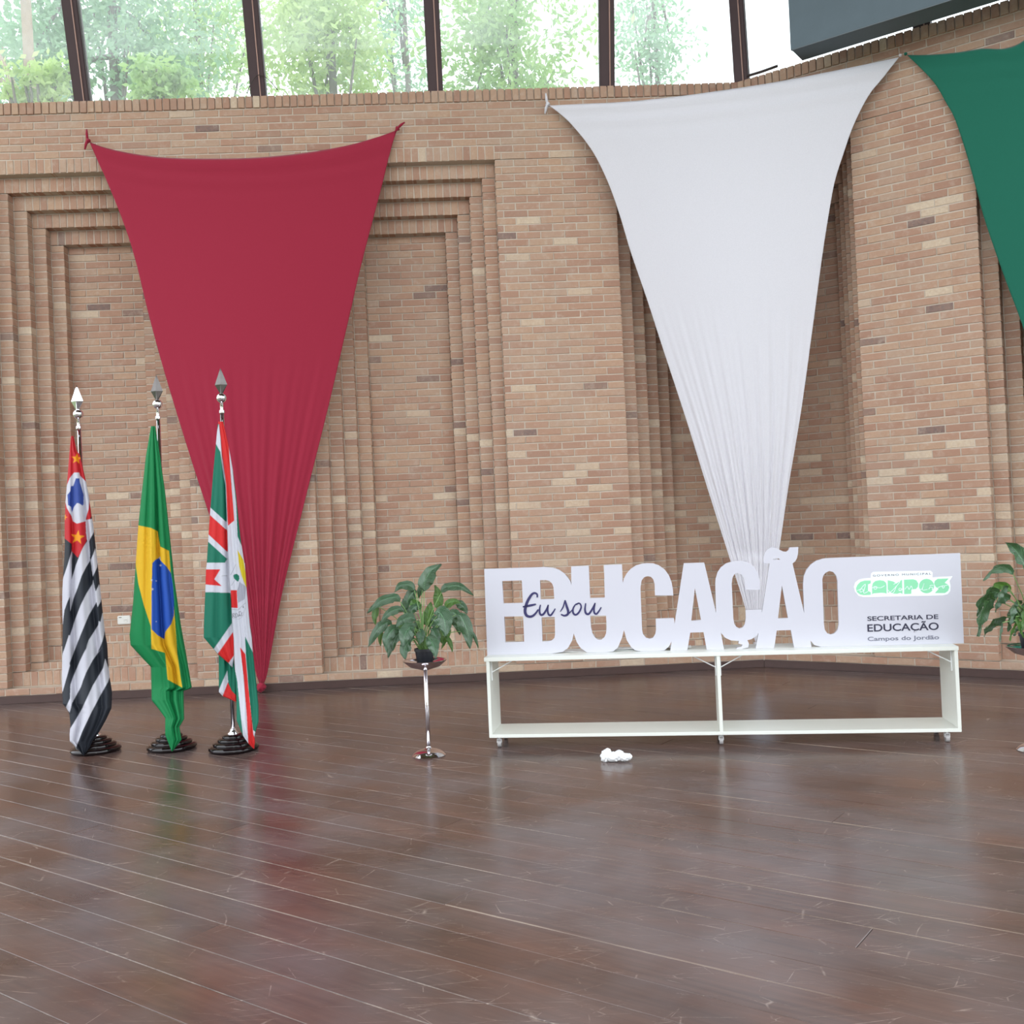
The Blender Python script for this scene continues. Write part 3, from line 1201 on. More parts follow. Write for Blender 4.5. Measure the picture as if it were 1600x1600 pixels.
def flag_sheet(name, left, right, base, paint, y0, folds, parent, off=0.0, step=0.75, bulge=0.30, seed=0, fwd=None):
    """draped cloth between two edge curves; folds give it depth, print is a colour attribute"""
    left = sorted(left, key=lambda p: p[1])
    right = sorted(right, key=lambda p: p[1])
    ya, yb = max(left[0][1], right[0][1]), min(left[-1][1], right[-1][1])
    nr = int((yb - ya) / step) + 1
    ys = np.linspace(ya, yb, nr)
    lx = np.interp(ys, [p[1] for p in left], [p[0] for p in left])
    rx = np.interp(ys, [p[1] for p in right], [p[0] for p in right])
    nc = max(12, int(np.max(rx - lx) / step))
    u = np.linspace(0, 1, nc)
    X = lx[:, None] * (1 - u) + rx[:, None] * u
    Y = np.repeat(ys[:, None], nc, 1)
    col = np.ones((nr, nc, 4)) * np.array(base)
    SS = [(dx, dy) for dx in (-.3, .3) for dy in (-.3, .3)]
    for c, poly in paint:
        k = np.zeros(X.shape)
        for dx, dy in SS:
            k += pip(poly, X + dx * step, Y + dy * step)
        k = (k / len(SS))[..., None]
        col = col * (1 - k) + np.array(c) * k
    # depth: rounded drape plus running folds
    U = np.repeat(u[None, :], nr, 0)
    T = np.repeat(np.linspace(0, 1, nr)[:, None], nc, 1)
    W = (rx - lx)[:, None] * y0 / FPX
    kk = max(3, int(70 / step)) | 1
    Wp = np.pad(W[:, 0], kk, mode='edge')
    W = np.convolve(np.convolve(Wp, np.ones(kk) / kk, 'same'), np.ones(kk) / kk, 'same')[kk:-kk][:, None]
    dep = -bulge * W * np.sqrt(np.clip(1 - (2 * U - 1) ** 2, 0, 1))
    for (uc, wd, am, dr) in folds:
        dep = dep + am * W * np.exp(-((U - uc - dr * (T - .5)) / wd) ** 2)
    dep = dep + 0.006 * np.sin(U * 17 + T * 3 + seed) * np.minimum(1, T * 3) * np.minimum(1, W / .1)
    if fwd:
        sm = np.clip((Y - fwd[0]) / (fwd[1] - fwd[0]), 0, 1)
        dep = dep - fwd[2] * sm * sm * (3 - 2 * sm)
    Rv, Uv, Fv = np.array(RGT), np.array(UPV), np.array(FWD)
    D = ((X - 800) / FPX)[..., None] * Rv + ((800 - Y) / FPX)[..., None] * Uv + Fv
    t = (y0 + off + dep) / D[..., 1]
    P = np.array(CAMP) + D * t[..., None]
    back_dep = (0.10 * W + 0.008) * np.sqrt(np.clip(1 - (2 * U - 1) ** 2, 0, 1)) + 0.004 + 0.004 * np.sin(U * 23 + T * 5)
    fw = 0 if not fwd else fwd[2] * sm * sm * (3 - 2 * sm)
    tb = (y0 + off - fw + 0 * dep) / D[..., 1]
    PB = np.array(CAMP) + D * tb[..., None]
    PB[..., 1] += back_dep
    base_loc = np.array(parent.location)
    v = np.concatenate([P.reshape(-1, 3), PB.reshape(-1, 3)]) - base_loc
    idx = np.arange(nr * nc).reshape(nr, nc)
    q = np.stack([idx[:-1, :-1], idx[1:, :-1], idx[1:, 1:], idx[:-1, 1:]], -1).reshape(-1, 4)
    n0 = nr * nc
    qb = q[:, ::-1] + n0
    sl = np.stack([idx[:-1, 0], idx[:-1, 0] + n0, idx[1:, 0] + n0, idx[1:, 0]], -1)
    sr = np.stack([idx[:-1, -1], idx[1:, -1], idx[1:, -1] + n0, idx[:-1, -1] + n0], -1)
    f = np.concatenate([q, qb, sl, sr])
    me = bpy.data.meshes.new(name)
    me.vertices.add(len(v))
    me.vertices.foreach_set('co', v.ravel())
    me.loops.add(f.size)
    me.polygons.add(len(f))
    me.loops.foreach_set('vertex_index', f.ravel().astype(np.int32))
    me.polygons.foreach_set('loop_start', np.arange(0, f.size, 4, dtype=np.int32))
    me.polygons.foreach_set('use_smooth', np.ones(len(f), bool))
    me.update(calc_edges=True)
    at = me.attributes.new('print', 'FLOAT_COLOR', 'POINT')
    cc = np.concatenate([col.reshape(-1, 4), col.reshape(-1, 4)])
    at.data.foreach_set('color', cc.ravel())
    return link(name, me, M['flag'], parent)


def flag_pole(name, px, py, ztop, lean, label, head='dark_reflection'):
    f0 = on_z(px, py, 0)
    c = Vector((f0.x * 1.02, f0.y + 0.155, 0))
    root = empty(name, c)
    tag(root, label, 'flag', 'ceremonial flags on chrome poles')
    prof = [(0.0, 0), (0.148, 0.0), (0.158, 0.012), (0.156, 0.026), (0.140, 0.036), (0.128, 0.037), (0.130, 0.046), (0.124, 0.056), (0.108, 0.061), (0.098, 0.062),
            (0.101, 0.070), (0.096, 0.079), (0.080, 0.083), (0.070, 0.084), (0.071, 0.092), (0.066, 0.099), (0.048, 0.104), (0.034, 0.105), (0.0, 0.105)]
    smooth_by_angle(MB().lathe(prof[1:-1], 48).obj('base', M['lacquer'], root), 50)
    smooth_by_angle(MB().lathe([(0.036, 0.104), (0.036, 0.110), (0.022, 0.122), (0.018, 0.135), (0.0135, 0.14)], 24).obj('base_collar', M['chrome'], root), 50)
    zt = ztop - 0.27
    lx = lambda z: lean * z / ztop
    MB().tube([(0, 0, 0.11), (lx(zt * .55), 0, zt * .55), (lx(zt), 0, zt)], 0.0130, 16).obj('pole', M['chrome'], root, smooth=True)
    smooth_by_angle(MB().lathe([(0.0165, 0), (0.0175, 0.004), (0.0165, 0.02), (0.0105, 0.024), (0.0105, 0.07), (0.014, 0.075)], 20, (lx(zt), 0, zt - .02)).obj('pole_collar', M['chrome'], root), 50)
    zc = zt + 0.055 + 0.024
    bm = bmesh.new()
    bmesh.ops.create_uvsphere(bm, u_segments=28, v_segments=18, radius=0.032)
    me = bpy.data.meshes.new('ball_finial')
    bm.to_mesh(me)
    bm.free()
    me.polygons.foreach_set('use_smooth', [True] * len(me.polygons))
    o = link('ball_finial', me, M['chrome'], root)
    o.location = (lx(zc), 0, zc)
    zs = zc + 0.026
    h = ztop - zs
    mb = MB()
    # faceted lance head: neck, shoulders, long tip
    x0 = lx(ztop)
    ring = lambda r1, r2, z: [(x0 + r1, 0, z), (x0, r2, z), (x0 - r1, 0, z), (x0, -r2, z)]
    vs = ring(0.008, 0.008, zs) + ring(0.040, 0.018, zs + h * 0.36) + ring(0.010, 0.006, zs + h * 0.86) + ring(0.006, 0.006, zs + h * 0.92) + ring(0.001, 0.001, ztop)
    fs = []
    for k in range(4):
        for i in range(4):
            j = (i + 1) % 4
            fs.append((k * 4 + i, k * 4 + j, k * 4 + 4 + j, k * 4 + 4 + i))
    fs += [(3, 2, 1, 0), (16, 17, 18, 19)]
    mb.add(vs, fs)
    mb.obj('lance_head', M[head], root)
    return root, c


fa = lambda x, y: (85 + x / 8, 820 + y / 8)
fb = lambda x, y: (85 + x / 8, 1000 + y / 8)
ft = lambda x, y: (80 + x / 5.333, 580 + y / 5.333)
Lm = lambda fn, pts: [fn(*p) for p in pts]
K_BLK, K_WHT, K_RED, K_BLU, K_GOLD = lin(40, 44, 52), lin(200, 200, 210), lin(188, 36, 44), lin(52, 74, 148), lin(228, 150, 30)

p1, c1v = flag_pole('striped_flag', 148, 1181.5, 2.41, -0.035, 'flag with black and white stripes and red canton, leftmost on its chrome pole', 'chrome')
left = Lm(ft, [(165, 540), (150, 700), (130, 950), (118, 1100), (112, 1250), (112, 1390)]) + Lm(fa, [(130, 260), (118, 500), (100, 800), (97, 1000), (103, 1250), (100, 1500)]) + \
    Lm(fb, [(97, 250), (92, 450), (97, 650), (105, 800), (150, 850), (185, 920), (200, 1060), (190, 1180), (192, 1265), (268, 1340), (362, 1445)])
right = Lm(ft, [(180, 540), (212, 665), (240, 700), (290, 920), (315, 1050), (335, 1200)]) + Lm(fa, [(485, 0), (515, 280), (540, 500), (575, 850), (600, 1100), (630, 1370), (655, 1500)]) + \
    Lm(fb, [(660, 150), (665, 280), (690, 500), (715, 650), (710, 850), (640, 1000), (545, 1170), (470, 1270), (440, 1340), (366, 1445)])
W1 = Lm(fa, [(410, 205), (435, 215), (447, 350), (445, 450), (390, 540), (340, 640), (290, 790), (240, 920), (197, 1085), (192, 900), (160, 970), (125, 1070), (112, 1180), (103, 1260), (80, 1100), (80, 740), (125, 620), (165, 500), (210, 350), (222, 300), (222, 400), (213, 690), (270, 500), (305, 410), (350, 290)])
W1b = Lm(fa, [(390, -60), (500, -80), (495, 90), (445, 180), (430, 225), (410, 215), (395, 100)])
W2r = Lm(fa, [(512, 290), (545, 420), (535, 530), (480, 650), (465, 560), (452, 440), (480, 380)])
W2 = Lm(fa, [(485, 690), (515, 830), (530, 960), (430, 1130), (330, 1370), (240, 1600)]) + Lm(fb, [(190, 290), (195, 320), (150, 480), (105, 640), (80, 660), (80, 250), (120, 110)]) + Lm(fa, [(110, 1600), (180, 1380), (195, 1385), (260, 1180), (330, 1000), (400, 860), (475, 740)])
W2c = Lm(fa, [(515, 835), (560, 740), (600, 870), (578, 960), (540, 1030), (525, 960)])
W3 = Lm(fa, [(600, 1100), (640, 1230), (622, 1370), (600, 1460), (540, 1600)]) + Lm(fb, [(590, 100), (480, 250), (400, 400), (360, 500), (330, 590), (220, 790), (190, 905), (140, 850), (155, 820), (195, 730), (200, 560), (230, 470), (320, 260), (445, 0)]) + Lm(fa, [(375, 1600), (430, 1440), (550, 1250), (555, 1200), (575, 1215)])
W4 = Lm(fb, [(635, 230), (700, 430), (672, 520), (570, 700), (470, 890), (350, 1140), (270, 1345), (170, 1275), (170, 1150), (240, 1040), (340, 870), (480, 570), (610, 350)])
RED = Lm(ft, [(140, 520), (200, 520), (330, 1000), (345, 1190), (300, 1280), (290, 1300), (304, 1395), (270, 1460), (222, 1555), (172, 1500), (172, 1440), (100, 1385), (100, 1000)])
CIR = Lm(ft, [(190, 845), (235, 845), (240, 870), (290, 920), (310, 1000), (318, 1080), (312, 1150), (290, 1220), (287, 1250), (215, 1270), (180, 1250), (170, 1210), (130, 1140), (118, 1090), (130, 950), (155, 890)])
MAP = Lm(ft, [(205, 893), (235, 893), (240, 930), (270, 1030), (270, 1110), (262, 1120), (235, 1103), (215, 1098), (190, 1130), (172, 1178), (165, 1130), (140, 1115), (135, 1030), (160, 1000), (165, 960), (185, 955)])
ST = [[ft(*p) for p in star(212, 730, 48, 0.1)], [ft(*p) for p in star(220, 1385, 62, 0.12)], [ft(*p) for p in star(112, 1217, 26, 0.3)]]
W5 = [(111, 1000)]
flag_sheet('cloth', left, right, K_BLK, [(K_WHT, W1), (K_WHT, W2), (K_WHT, W2r), (K_WHT, W2c), (K_WHT, W3), (K_WHT, W4), (K_RED, RED), (K_WHT, W1b), (K_WHT, CIR), (K_BLU, MAP)] + [(K_GOLD, s) for s in ST],
           c1v.y - 0.03, [(0.28, 0.08, 0.16, 0.02), (0.78, 0.07, 0.15, 0.06), (0.52, 0.1, -0.06, 0)], p1, seed=1, fwd=(1040, 1150, 0.13))

G = lambda x, y: (190 + x / 8, 800 + y / 8)
Q = lambda x, y: (x / 2.5, 560 + y / 2.5)
K_GRN, K_YEL, K_BL2 = lin(24, 128, 74), lin(222, 178, 40), lin(40, 84, 176)
p2, c2v = flag_pole('green_yellow_flag', 267, 1177.5, 2.45, -0.006, 'green flag with yellow diamond and blue disc, middle of the three poles')
left = Lm(Q, [(590, 265), (570, 380), (552, 540), (540, 655), (530, 800), (520, 950), (506, 1080), (510, 1120), (560, 1175), (590, 1206), (592, 1335), (620, 1370), (645, 1405), (645, 1470), (671, 1536)])
right = Lm(Q, [(605, 265), (625, 380), (645, 520), (668, 740), (680, 860), (705, 1040), (730, 1180), (748, 1285), (742, 1291), (716, 1299), (718, 1410), (700, 1440), (708, 1490), (673, 1536)])
YEL = Lm(G, [(190, 163), (370, 200), (450, 240), (482, 430), (592, 485), (615, 750), (640, 1000), (660, 1250), (685, 1600)]) + Lm(Q, [(692, 1150), (712, 1286), (655, 1255), (645, 1150), (592, 1135)]) + Lm(G, [(370, 1600), (365, 1430), (280, 1170), (210, 900), (180, 690), (160, 450)])
BLU = Lm(G, [(465, 575), (490, 610), (560, 680), (615, 760), (640, 900), (655, 1100), (655, 1290), (620, 1400), (545, 1500), (535, 1590), (450, 1540), (375, 1465), (375, 1000), (385, 640), (420, 600)])
WB = [Lm(G, [(463, 574), (482, 552), (492, 612)])] + [[G(*p) for p in star(x, y, r)] for x, y, r in ((484, 668, 20), (433, 862, 12), (388, 965, 18), (378, 850, 16), (433, 1370, 10))]
flag_sheet('cloth', left, right, K_GRN, [(K_YEL, YEL), (K_BL2, BLU)] + [(K_WHT, w) for w in WB], c2v.y - 0.03,
           [(0.62, 0.05, 0.18, 0.02), (0.42, 0.06, -0.06, 0.05), (0.88, 0.05, 0.10, -0.02), (0.30, 0.06, 0.07, 0.1)], p2, seed=2, fwd=(1060, 1155, 0.13))

T = lambda x, y: (300 + x / 4.85, 570 + y / 4.85)
B = lambda x, y: (300 + x / 5.164, 880 + y / 5.164)
K_G3, K_R3, K_W3, K_GRY = lin(28, 112, 90), lin(206, 44, 44), lin(202, 204, 214), lin(164, 166, 178)
p3, c3v = flag_pole('green_red_flag', 364, 1180, 2.455, 0.012, 'green, white and red flag with coat of arms, on the pole nearest the potted plant')
low_l = Lm(B, [(215, 700), (217, 1040), (250, 1074), (350, 1118)])
low_r = Lm(B, [(330, 700), (350, 900), (356, 1060), (354, 1118)])
flag_sheet('cloth', low_l, low_r, K_G3, [(K_W3, Lm(B, [(285, 865), (292, 960), (250, 1072), (200, 1050), (218, 1020)])), (K_R3, Lm(B, [(290, 960), (320, 1030), (360, 1070), (356, 1125), (245, 1075)]))],
           c3v.y - 0.01, [(0.55, 0.1, 0.2, 0.0)], p3, off=0.0, bulge=0.15, seed=5)
pr_l = Lm(T, [(198, 430), (210, 520), (222, 640), (252, 900), (262, 1150), (270, 1400), (278, 1598)]) + Lm(B, [(300, 100), (315, 300), (322, 480), (335, 600), (340, 750), (345, 850), (358, 1060), (360, 1270), (410, 1390), (455, 1455), (497, 1498)])
pr_r = Lm(T, [(235, 430), (275, 600), (310, 800), (335, 1000), (365, 1300), (395, 1500)]) + Lm(B, [(425, 0), (440, 220), (465, 500), (480, 600), (490, 720), (510, 900), (535, 1150), (536, 1280), (515, 1350), (502, 1400), (507, 1440), (499, 1498)])
paint = [(K_R3, Lm(T, [(180, 410), (245, 410), (278, 600), (290, 800), (320, 1180), (272, 1220), (258, 900), (222, 640), (205, 500)])),
         (K_G3, Lm(T, [(308, 800), (350, 1000), (380, 1300), (378, 1375), (345, 1300), (335, 1050)])),
         (K_GRY, Lm(B, [(382, 150), (440, 190), (425, 290), (372, 320), (364, 230)])),
         (lin(206, 184, 40), Lm(T, [(345, 1405), (362, 1432), (390, 1480), (410, 1600)]) + Lm(B, [(450, 215), (430, 180), (400, 100), (380, 20)])),
         (K_G3, Lm(B, [(333, 100), (345, 88), (362, 86), (380, 102), (383, 125), (372, 150), (355, 138), (338, 122)])),
         (K_R3, Lm(B, [(312, 218), (362, 218), (368, 362), (312, 358)])),
         (lin(120, 124, 136), stroke(Lm(B, [(312, 95), (335, 50), (352, 10)]), 0.5)), (lin(120, 124, 136), stroke(Lm(B, [(318, 180), (350, 130)]), 0.5)),
         (lin(120, 124, 136), stroke(Lm(B, [(368, 220), (384, 185), (384, 140)]), 0.5)), (lin(120, 124, 136), stroke(Lm(B, [(325, 372), (370, 378), (405, 345), (432, 320)]), 0.5)),
         (lin(150, 152, 164), stroke(Lm(B, [(330, 445), (380, 452), (408, 430), (430, 360)]), 0.5)),
         (K_G3, Lm(B, [(428, 590), (492, 722), (515, 900), (545, 1150), (545, 1300), (515, 1365), (492, 1345), (460, 1060), (435, 740)])),
         (K_W3, Lm(B, [(430, 590), (455, 555), (500, 620), (500, 740), (475, 680)])),
         (K_R3, Lm(B, [(388, 676), (430, 735), (460, 1060), (495, 1380), (515, 1440), (505, 1510), (455, 1458), (440, 1200), (415, 900)])),
         (K_G3, Lm(B, [(335, 800), (365, 950), (385, 1150), (412, 1398), (350, 1290), (345, 1060)]))]
K_TX = lin(50, 48, 56)
txt = [[(328, 440), (330, 405), (340, 405), (341, 418), (331, 421), (344, 438)], [(349, 438), (350, 404), (362, 406), (367, 420), (362, 434), (349, 438)], [(373, 434), (382, 402), (394, 428)], [(376, 424), (391, 420)], [(377, 396), (383, 391), (388, 394), (393, 389)], [(403, 425), (400, 408), (404, 396)], [(408, 350), (418, 345), (410, 358), (420, 360)]]
paint += [(K_TX, stroke(Lm(B, t_), 0.8)) for t_ in txt]
flag_sheet('cloth', pr_l, pr_r, K_W3, paint, c3v.y - 0.035, [(0.72, 0.06, 0.12, 0.0), (0.35, 0.08, -0.05, 0.1)], p3, off=-0.005, bulge=0.28, seed=3, step=0.6, fwd=(1060, 1150, 0.13))
pl_l = Lm(T, [(195, 450), (185, 560), (160, 820), (140, 1080), (125, 1290), (112, 1500)]) + Lm(B, [(112, 60), (108, 200), (95, 500), (95, 600), (180, 700), (220, 750), (295, 806), (320, 842)])
pl_r = Lm(T, [(207, 450), (222, 560), (255, 900), (265, 1150), (275, 1400), (282, 1598)]) + Lm(B, [(308, 100), (320, 300), (326, 480), (335, 600), (336, 750), (323, 842)])
paint = [(K_W3, Lm(T, [(205, 440), (224, 560), (255, 760), (262, 960), (240, 850), (215, 660), (170, 580), (190, 500)])),
         (K_W3, Lm(T, [(120, 1065), (270, 1200), (272, 1262), (120, 1125)])), (K_R3, Lm(T, [(120, 1125), (272, 1262), (285, 1435), (100, 1262)])),
         (K_W3, Lm(T, [(100, 1262), (285, 1435), (290, 1490), (265, 1470), (100, 1320)])),
         (K_W3, Lm(T, [(95, 1500), (250, 1500), (266, 1470), (300, 1460), (300, 1600)]) + Lm(B, [(330, 240), (80, 232), (80, 0)])),
         (K_R3, Lm(B, [(90, 50), (228, 50), (180, 130), (240, 184), (90, 170)])),
         (K_W3, Lm(B, [(345, 450), (345, 535), (210, 732), (176, 692)])), (K_R3, Lm(B, [(345, 535), (345, 740), (295, 808), (208, 730)])), (K_W3, Lm(B, [(345, 735), (335, 850), (293, 808)]))]
flag_sheet('cloth', pl_l, pl_r, K_G3, paint, c3v.y - 0.035, [(0.93, 0.08, 0.20, 0.0), (0.4, 0.12, 0.06, 0.1)], p3, off=-0.012, bulge=0.22, seed=4)

# ------------------------------------------------------------------ white wheeled bench
bl = on_z(779, 1168, 0)
br = on_z(1481, 1160, 0)
EBN = (br - bl).normalized()
BANG = atan2(EBN.y, EBN.x)
NBN = Vector((-EBN.y, EBN.x, 0))
front0 = bl - NBN * 0.03
FZ = Vector((0, 0, 0))


def sbench(px, py):
    p = on_plane(px, py, front0, NBN)
    return (p - front0).dot(EBN), p.z


x0b, z0b = sbench(764.5, 1153)
x1b, z1b = sbench(1503, 1144)
_, ztl = sbench(757, 1025)
_, ztr = sbench(1498, 1012.5)
ZB, ZT = (z0b + z1b) / 2, (ztl + ztr) / 2
BD, TH = 0.34, 0.020
bench = empty('rolling_shelf_bench', front0 + EBN * x0b, BANG)
tag(bench, 'long low white open shelf bench on casters, carrying the letter sign', 'shelf')
BW = x1b - x0b
mb = MB(); mb.box(-0.012, BW + 0.004, -0.004, BD, ZT - 0.024, ZT); mb.obj('top_board', M['mdf'], bench, bevel=0.002)
mb = MB(); mb.box(0, BW, 0, BD, ZB, ZB + TH); mb.obj('bottom_board', M['mdf'], bench, bevel=0.002)
mid = sbench(1125, 1100)[0] - x0b
for a in (0, BW - TH):
    mb = MB(); mb.box(a, a + TH, 0, BD, ZB + TH, ZT - 0.024); mb.obj('side_panel', M['mdf'], bench, bevel=0.0015)
mb = MB(); mb.box(mid - .008, mid + .012, 0.0, BD, ZB + TH, ZT - 0.024); mb.obj('divider', M['mdf'], bench, bevel=0.0015)
for xs, sg in ((TH, 1), (mid - .008, -1), (mid + .012, 1), (BW - TH, -1)):
    mb = MB()
    t = 0.0035
    xa = xs + sg * t
    zt = ZT - 0.024
    mb.tube([(xa, 0.06, zt - 0.002), (xa, 0.06, zt - 0.125)], t, 8)
    mb.tube([(xa, 0.06, zt - t), (xa + sg * 0.15, 0.06, zt - t)], t, 8)
    mb.tube([(xa, 0.06, zt - 0.075), (xa + sg * 0.135, 0.06, zt - t)], t, 8)
    mb.obj('shelf_bracket', M['bracket'], bench)
for xc in (0.055, mid, BW - 0.07):
    for yc in (0.05, BD - 0.05):
        hh = ZB
        mb = MB(); mb.box(xc - .018, xc + .018, yc - .018, yc + .018, hh - .004, hh)
        mb.lathe([(0.007, hh - 0.016), (0.007, hh - 0.004)], 12, (xc, yc, 0))
        mb.box(xc - .015, xc - .011, yc - .012, yc + .014, hh * .42, hh - .014); mb.box(xc + .011, xc + .015, yc - .012, yc + .014, hh * .42, hh - .014)
        mb.box(xc - .015, xc + .015, yc - .012, yc + .010, hh - .018, hh - .013)
        cst = mb.obj('caster', M['bracket'], bench)
        rr = hh * 0.36
        mb = MB()
        n = 20
        mb.tube([(xc - .011, yc, rr), (xc + .011, yc, rr)], rr, n)
        mb.obj('caster_wheel', M['caster'], cst)

# ------------------------------------------------------------------ letter sign
SOFF = NBN * 0.115
sp0 = front0 + SOFF
ST_ = 0.025


def ssign(px, py):
    p = on_plane(px, py, sp0, NBN)
    return ((p - sp0).dot(EBN) - x0b, p.z)


k1 = lambda x, y: (750 + x / 6.154, 840 + y / 6.154)
k2 = lambda x, y: (980 + x / 4.444, 840 + y / 4.444)
k3 = lambda x, y: (1310 + x / 7.619, 850 + y / 7.619)
outer = Lm(k1, [(40, 302), (620, 283), (700, 290), (760, 310), (810, 345), (845, 385), (868, 420), (878, 458), (876, 278), (1044, 270), (1058, 582), (1200, 577), (1192, 264), (1364, 258), (1372, 438),
                (1385, 390), (1410, 345), (1450, 300), (1500, 268), (1560, 250), (1600, 246)]) + \
    Lm(k2, [(180, 179), (220, 193), (260, 222), (290, 263), (308, 310), (317, 360), (320, 402), (193, 402), (190, 320), (181, 290), (165, 273), (142, 267), (118, 275), (100, 298), (93, 340), (92, 360), (103, 640), (110, 672), (130, 696),
            (155, 703), (180, 694), (195, 670), (200, 640), (198, 563), (325, 559), (329, 598), (393, 178), (535, 174), (617, 522), (612, 320), (614, 290), (626, 245), (650, 207), (690, 178), (740, 163), (790, 160),
            (840, 171), (880, 200), (906, 240), (919, 290), (924, 362), (818, 362), (815, 310), (806, 275), (790, 255), (765, 246), (745, 253), (731, 278), (726, 320), (737, 560), (744, 600), (760, 622), (780, 631),
            (803, 623), (818, 600), (824, 560), (822, 503), (934, 499), (936, 523), (988, 180), (945, 178), (944, 140), (955, 105), (975, 80), (1000, 68), (1030, 70), (1060, 85), (1085, 97), (1105, 98), (1120, 88),
            (1128, 68), (1188, 66), (1186, 110), (1179, 143), (1167, 164), (1148, 180), (1229, 526), (1222, 330), (1227, 270), (1245, 225), (1275, 187), (1315, 160), (1360, 146), (1400, 142)]) + \
    Lm(k3, [(1450, 108), (1495, 1195), (0, 1243)]) + \
    Lm(k2, [(1345, 770), (1300, 746), (1272, 714), (1281, 776), (1160, 780), (1136, 642), (1039, 645), (1021, 784), (893, 786), (912, 662), (895, 685), (862, 706), (834, 712), (845, 735), (840, 762), (800, 783),
            (758, 780), (764, 764), (795, 757), (801, 743), (772, 735), (776, 718), (720, 714), (680, 695), (650, 660), (673, 788), (553, 790), (530, 657), (438, 660), (418, 793), (300, 796), (308, 722), (290, 755), (258, 784),
            (205, 797), (80, 797)]) + \
    Lm(k1, [(1550, 1102), (1495, 1085), (1455, 1055), (1410, 985), (1384, 888), (1365, 965), (1325, 1058), (1280, 1095), (1220, 1114), (1110, 1117), (1030, 1105), (968, 1062), (930, 1005), (902, 922), (885, 990),
            (845, 1062), (790, 1100), (690, 1122), (70, 1136)])
holes = [Lm(k1, h) for h in ([(213, 418), (402, 412), (412, 628), (224, 633)], [(232, 760), (415, 757), (425, 1002), (242, 1008)],
         [(577, 410), (630, 408), (670, 418), (695, 445), (707, 480), (714, 590), (582, 594)], [(592, 767), (718, 763), (722, 930), (715, 965), (690, 988), (650, 997), (598, 1000)],
         [(1060, 752), (1212, 750), (1218, 860), (1212, 920), (1195, 960), (1165, 982), (1135, 982), (1105, 962), (1080, 920), (1066, 860)])] + \
    [Lm(k2, h) for h in ([(470, 350), (513, 572), (445, 578)], [(1074, 332), (1117, 558), (1047, 562)],
     [(1355, 290), (1362, 262), (1380, 242), (1405, 232), (1432, 240), (1452, 265), (1460, 300), (1470, 600), (1462, 640), (1440, 665), (1415, 673), (1390, 665), (1372, 640), (1366, 600)],
     [(1008, 153), (1022, 145), (1036, 142), (1050, 145), (1064, 153)])]


def plate_mesh(name, polys, d0, d1):
    """extrude 2-D outlines (sign plane s,z) with holes between depths d0 and d1"""
    cu = bpy.data.curves.new(name, 'CURVE')
    cu.dimensions = '2D'
    cu.fill_mode = 'BOTH'
    for pl in polys:
        sp = cu.splines.new('POLY')
        sp.points.add(len(pl) - 1)
        for q, (s, z) in zip(sp.points, pl):
            q.co = (s, z, 0, 1)
        sp.use_cyclic_u = True
    cu.extrude = abs(d1 - d0) / 2
    ob = bpy.data.objects.new('tmp', cu)
    C.objects.link(ob)
    dg = bpy.context.evaluated_depsgraph_get()
    me = bpy.data.meshes.new_from_object(ob.evaluated_get(dg))
    bpy.data.objects.remove(ob)
    mid_ = (d0 + d1) / 2
    for v in me.vertices:
        v.co = (v.co.x, mid_ - v.co.z, v.co.y)
    me.flip_normals()
    me.name = name
    return me


bench_org = front0 + EBN * x0b
sign = empty('letter_sign', bench_org + SOFF, BANG)
tag(sign, 'white cut-out letter sign reading EDUCAÇÃO, standing on the rolling shelf bench', 'sign')
zmin = ZT + 0.0005
to_s = lambda pl: [(lambda q: (q[0], max(q[1], zmin)))(ssign(*p)) for p in pl]
link('letter_board', plate_mesh('letter_board', [to_s(outer)] + [to_s(h) for h in holes], 0.0, ST_), M['sign'], sign)

# script "Eu sou"
def smooth2(pts, n=14):
    return [(p.x, p.y) for p in polyline([Vector((a, b, 0)) for a, b in pts], n * len(pts) // 2 + 4)]


script = [([(551, 575), (549, 545), (525, 533), (500, 545), (475, 580), (452, 625), (437, 675), (434, 715), (448, 748), (478, 760), (508, 752), (535, 728), (562, 690)], 15, 0.5),
          ([(412, 666), (470, 655), (540, 640)], 12, 0.4),
          ([(582, 645), (573, 690), (576, 728), (592, 744), (615, 730), (640, 690), (657, 645)], 11, 0.2), ([(657, 645), (651, 700), (660, 738), (680, 746), (705, 715), (724, 682)], 10, 0.2),
          ([(772, 712), (800, 665), (817, 601)], 7, 0.0), ([(817, 601), (832, 655), (848, 708), (842, 738), (812, 750), (778, 738)], 13, 0.2),
          ([(848, 738), (872, 712), (890, 690)], 6, 0.0), ([(950, 634), (920, 642), (895, 685), (897, 725), (920, 742), (950, 720), (972, 675), (966, 640), (945, 630), (928, 648)], 10, 0.2),
          ([(1016, 630), (1010, 690), (1020, 728), (1045, 734), (1075, 695), (1108, 628)], 11, 0.2), ([(1108, 628), (1096, 690), (1102, 726), (1122, 732), (1145, 705), (1166, 668)], 10, 0.2)]
def ribbon(name, pts, w, fn, d0, d1, mat):
    n = len(pts)
    poly = [fn(*p) for p in stroke(pts, w)]
    L, Rr = poly[:n], poly[n:][::-1]
    v, f = [], []
    for d in (d0, d1):
        v += [(a, d, b) for a, b in L] + [(a, d, b) for a, b in Rr]
    for i in range(n - 1):
        f += [(i, i + 1, n + i + 1, n + i), (i, 2 * n + i, 2 * n + i + 1, i + 1), (n + i, n + i + 1, 3 * n + i + 1, 3 * n + i)]
    return link(name, pydata(name, v, f), mat, sign)


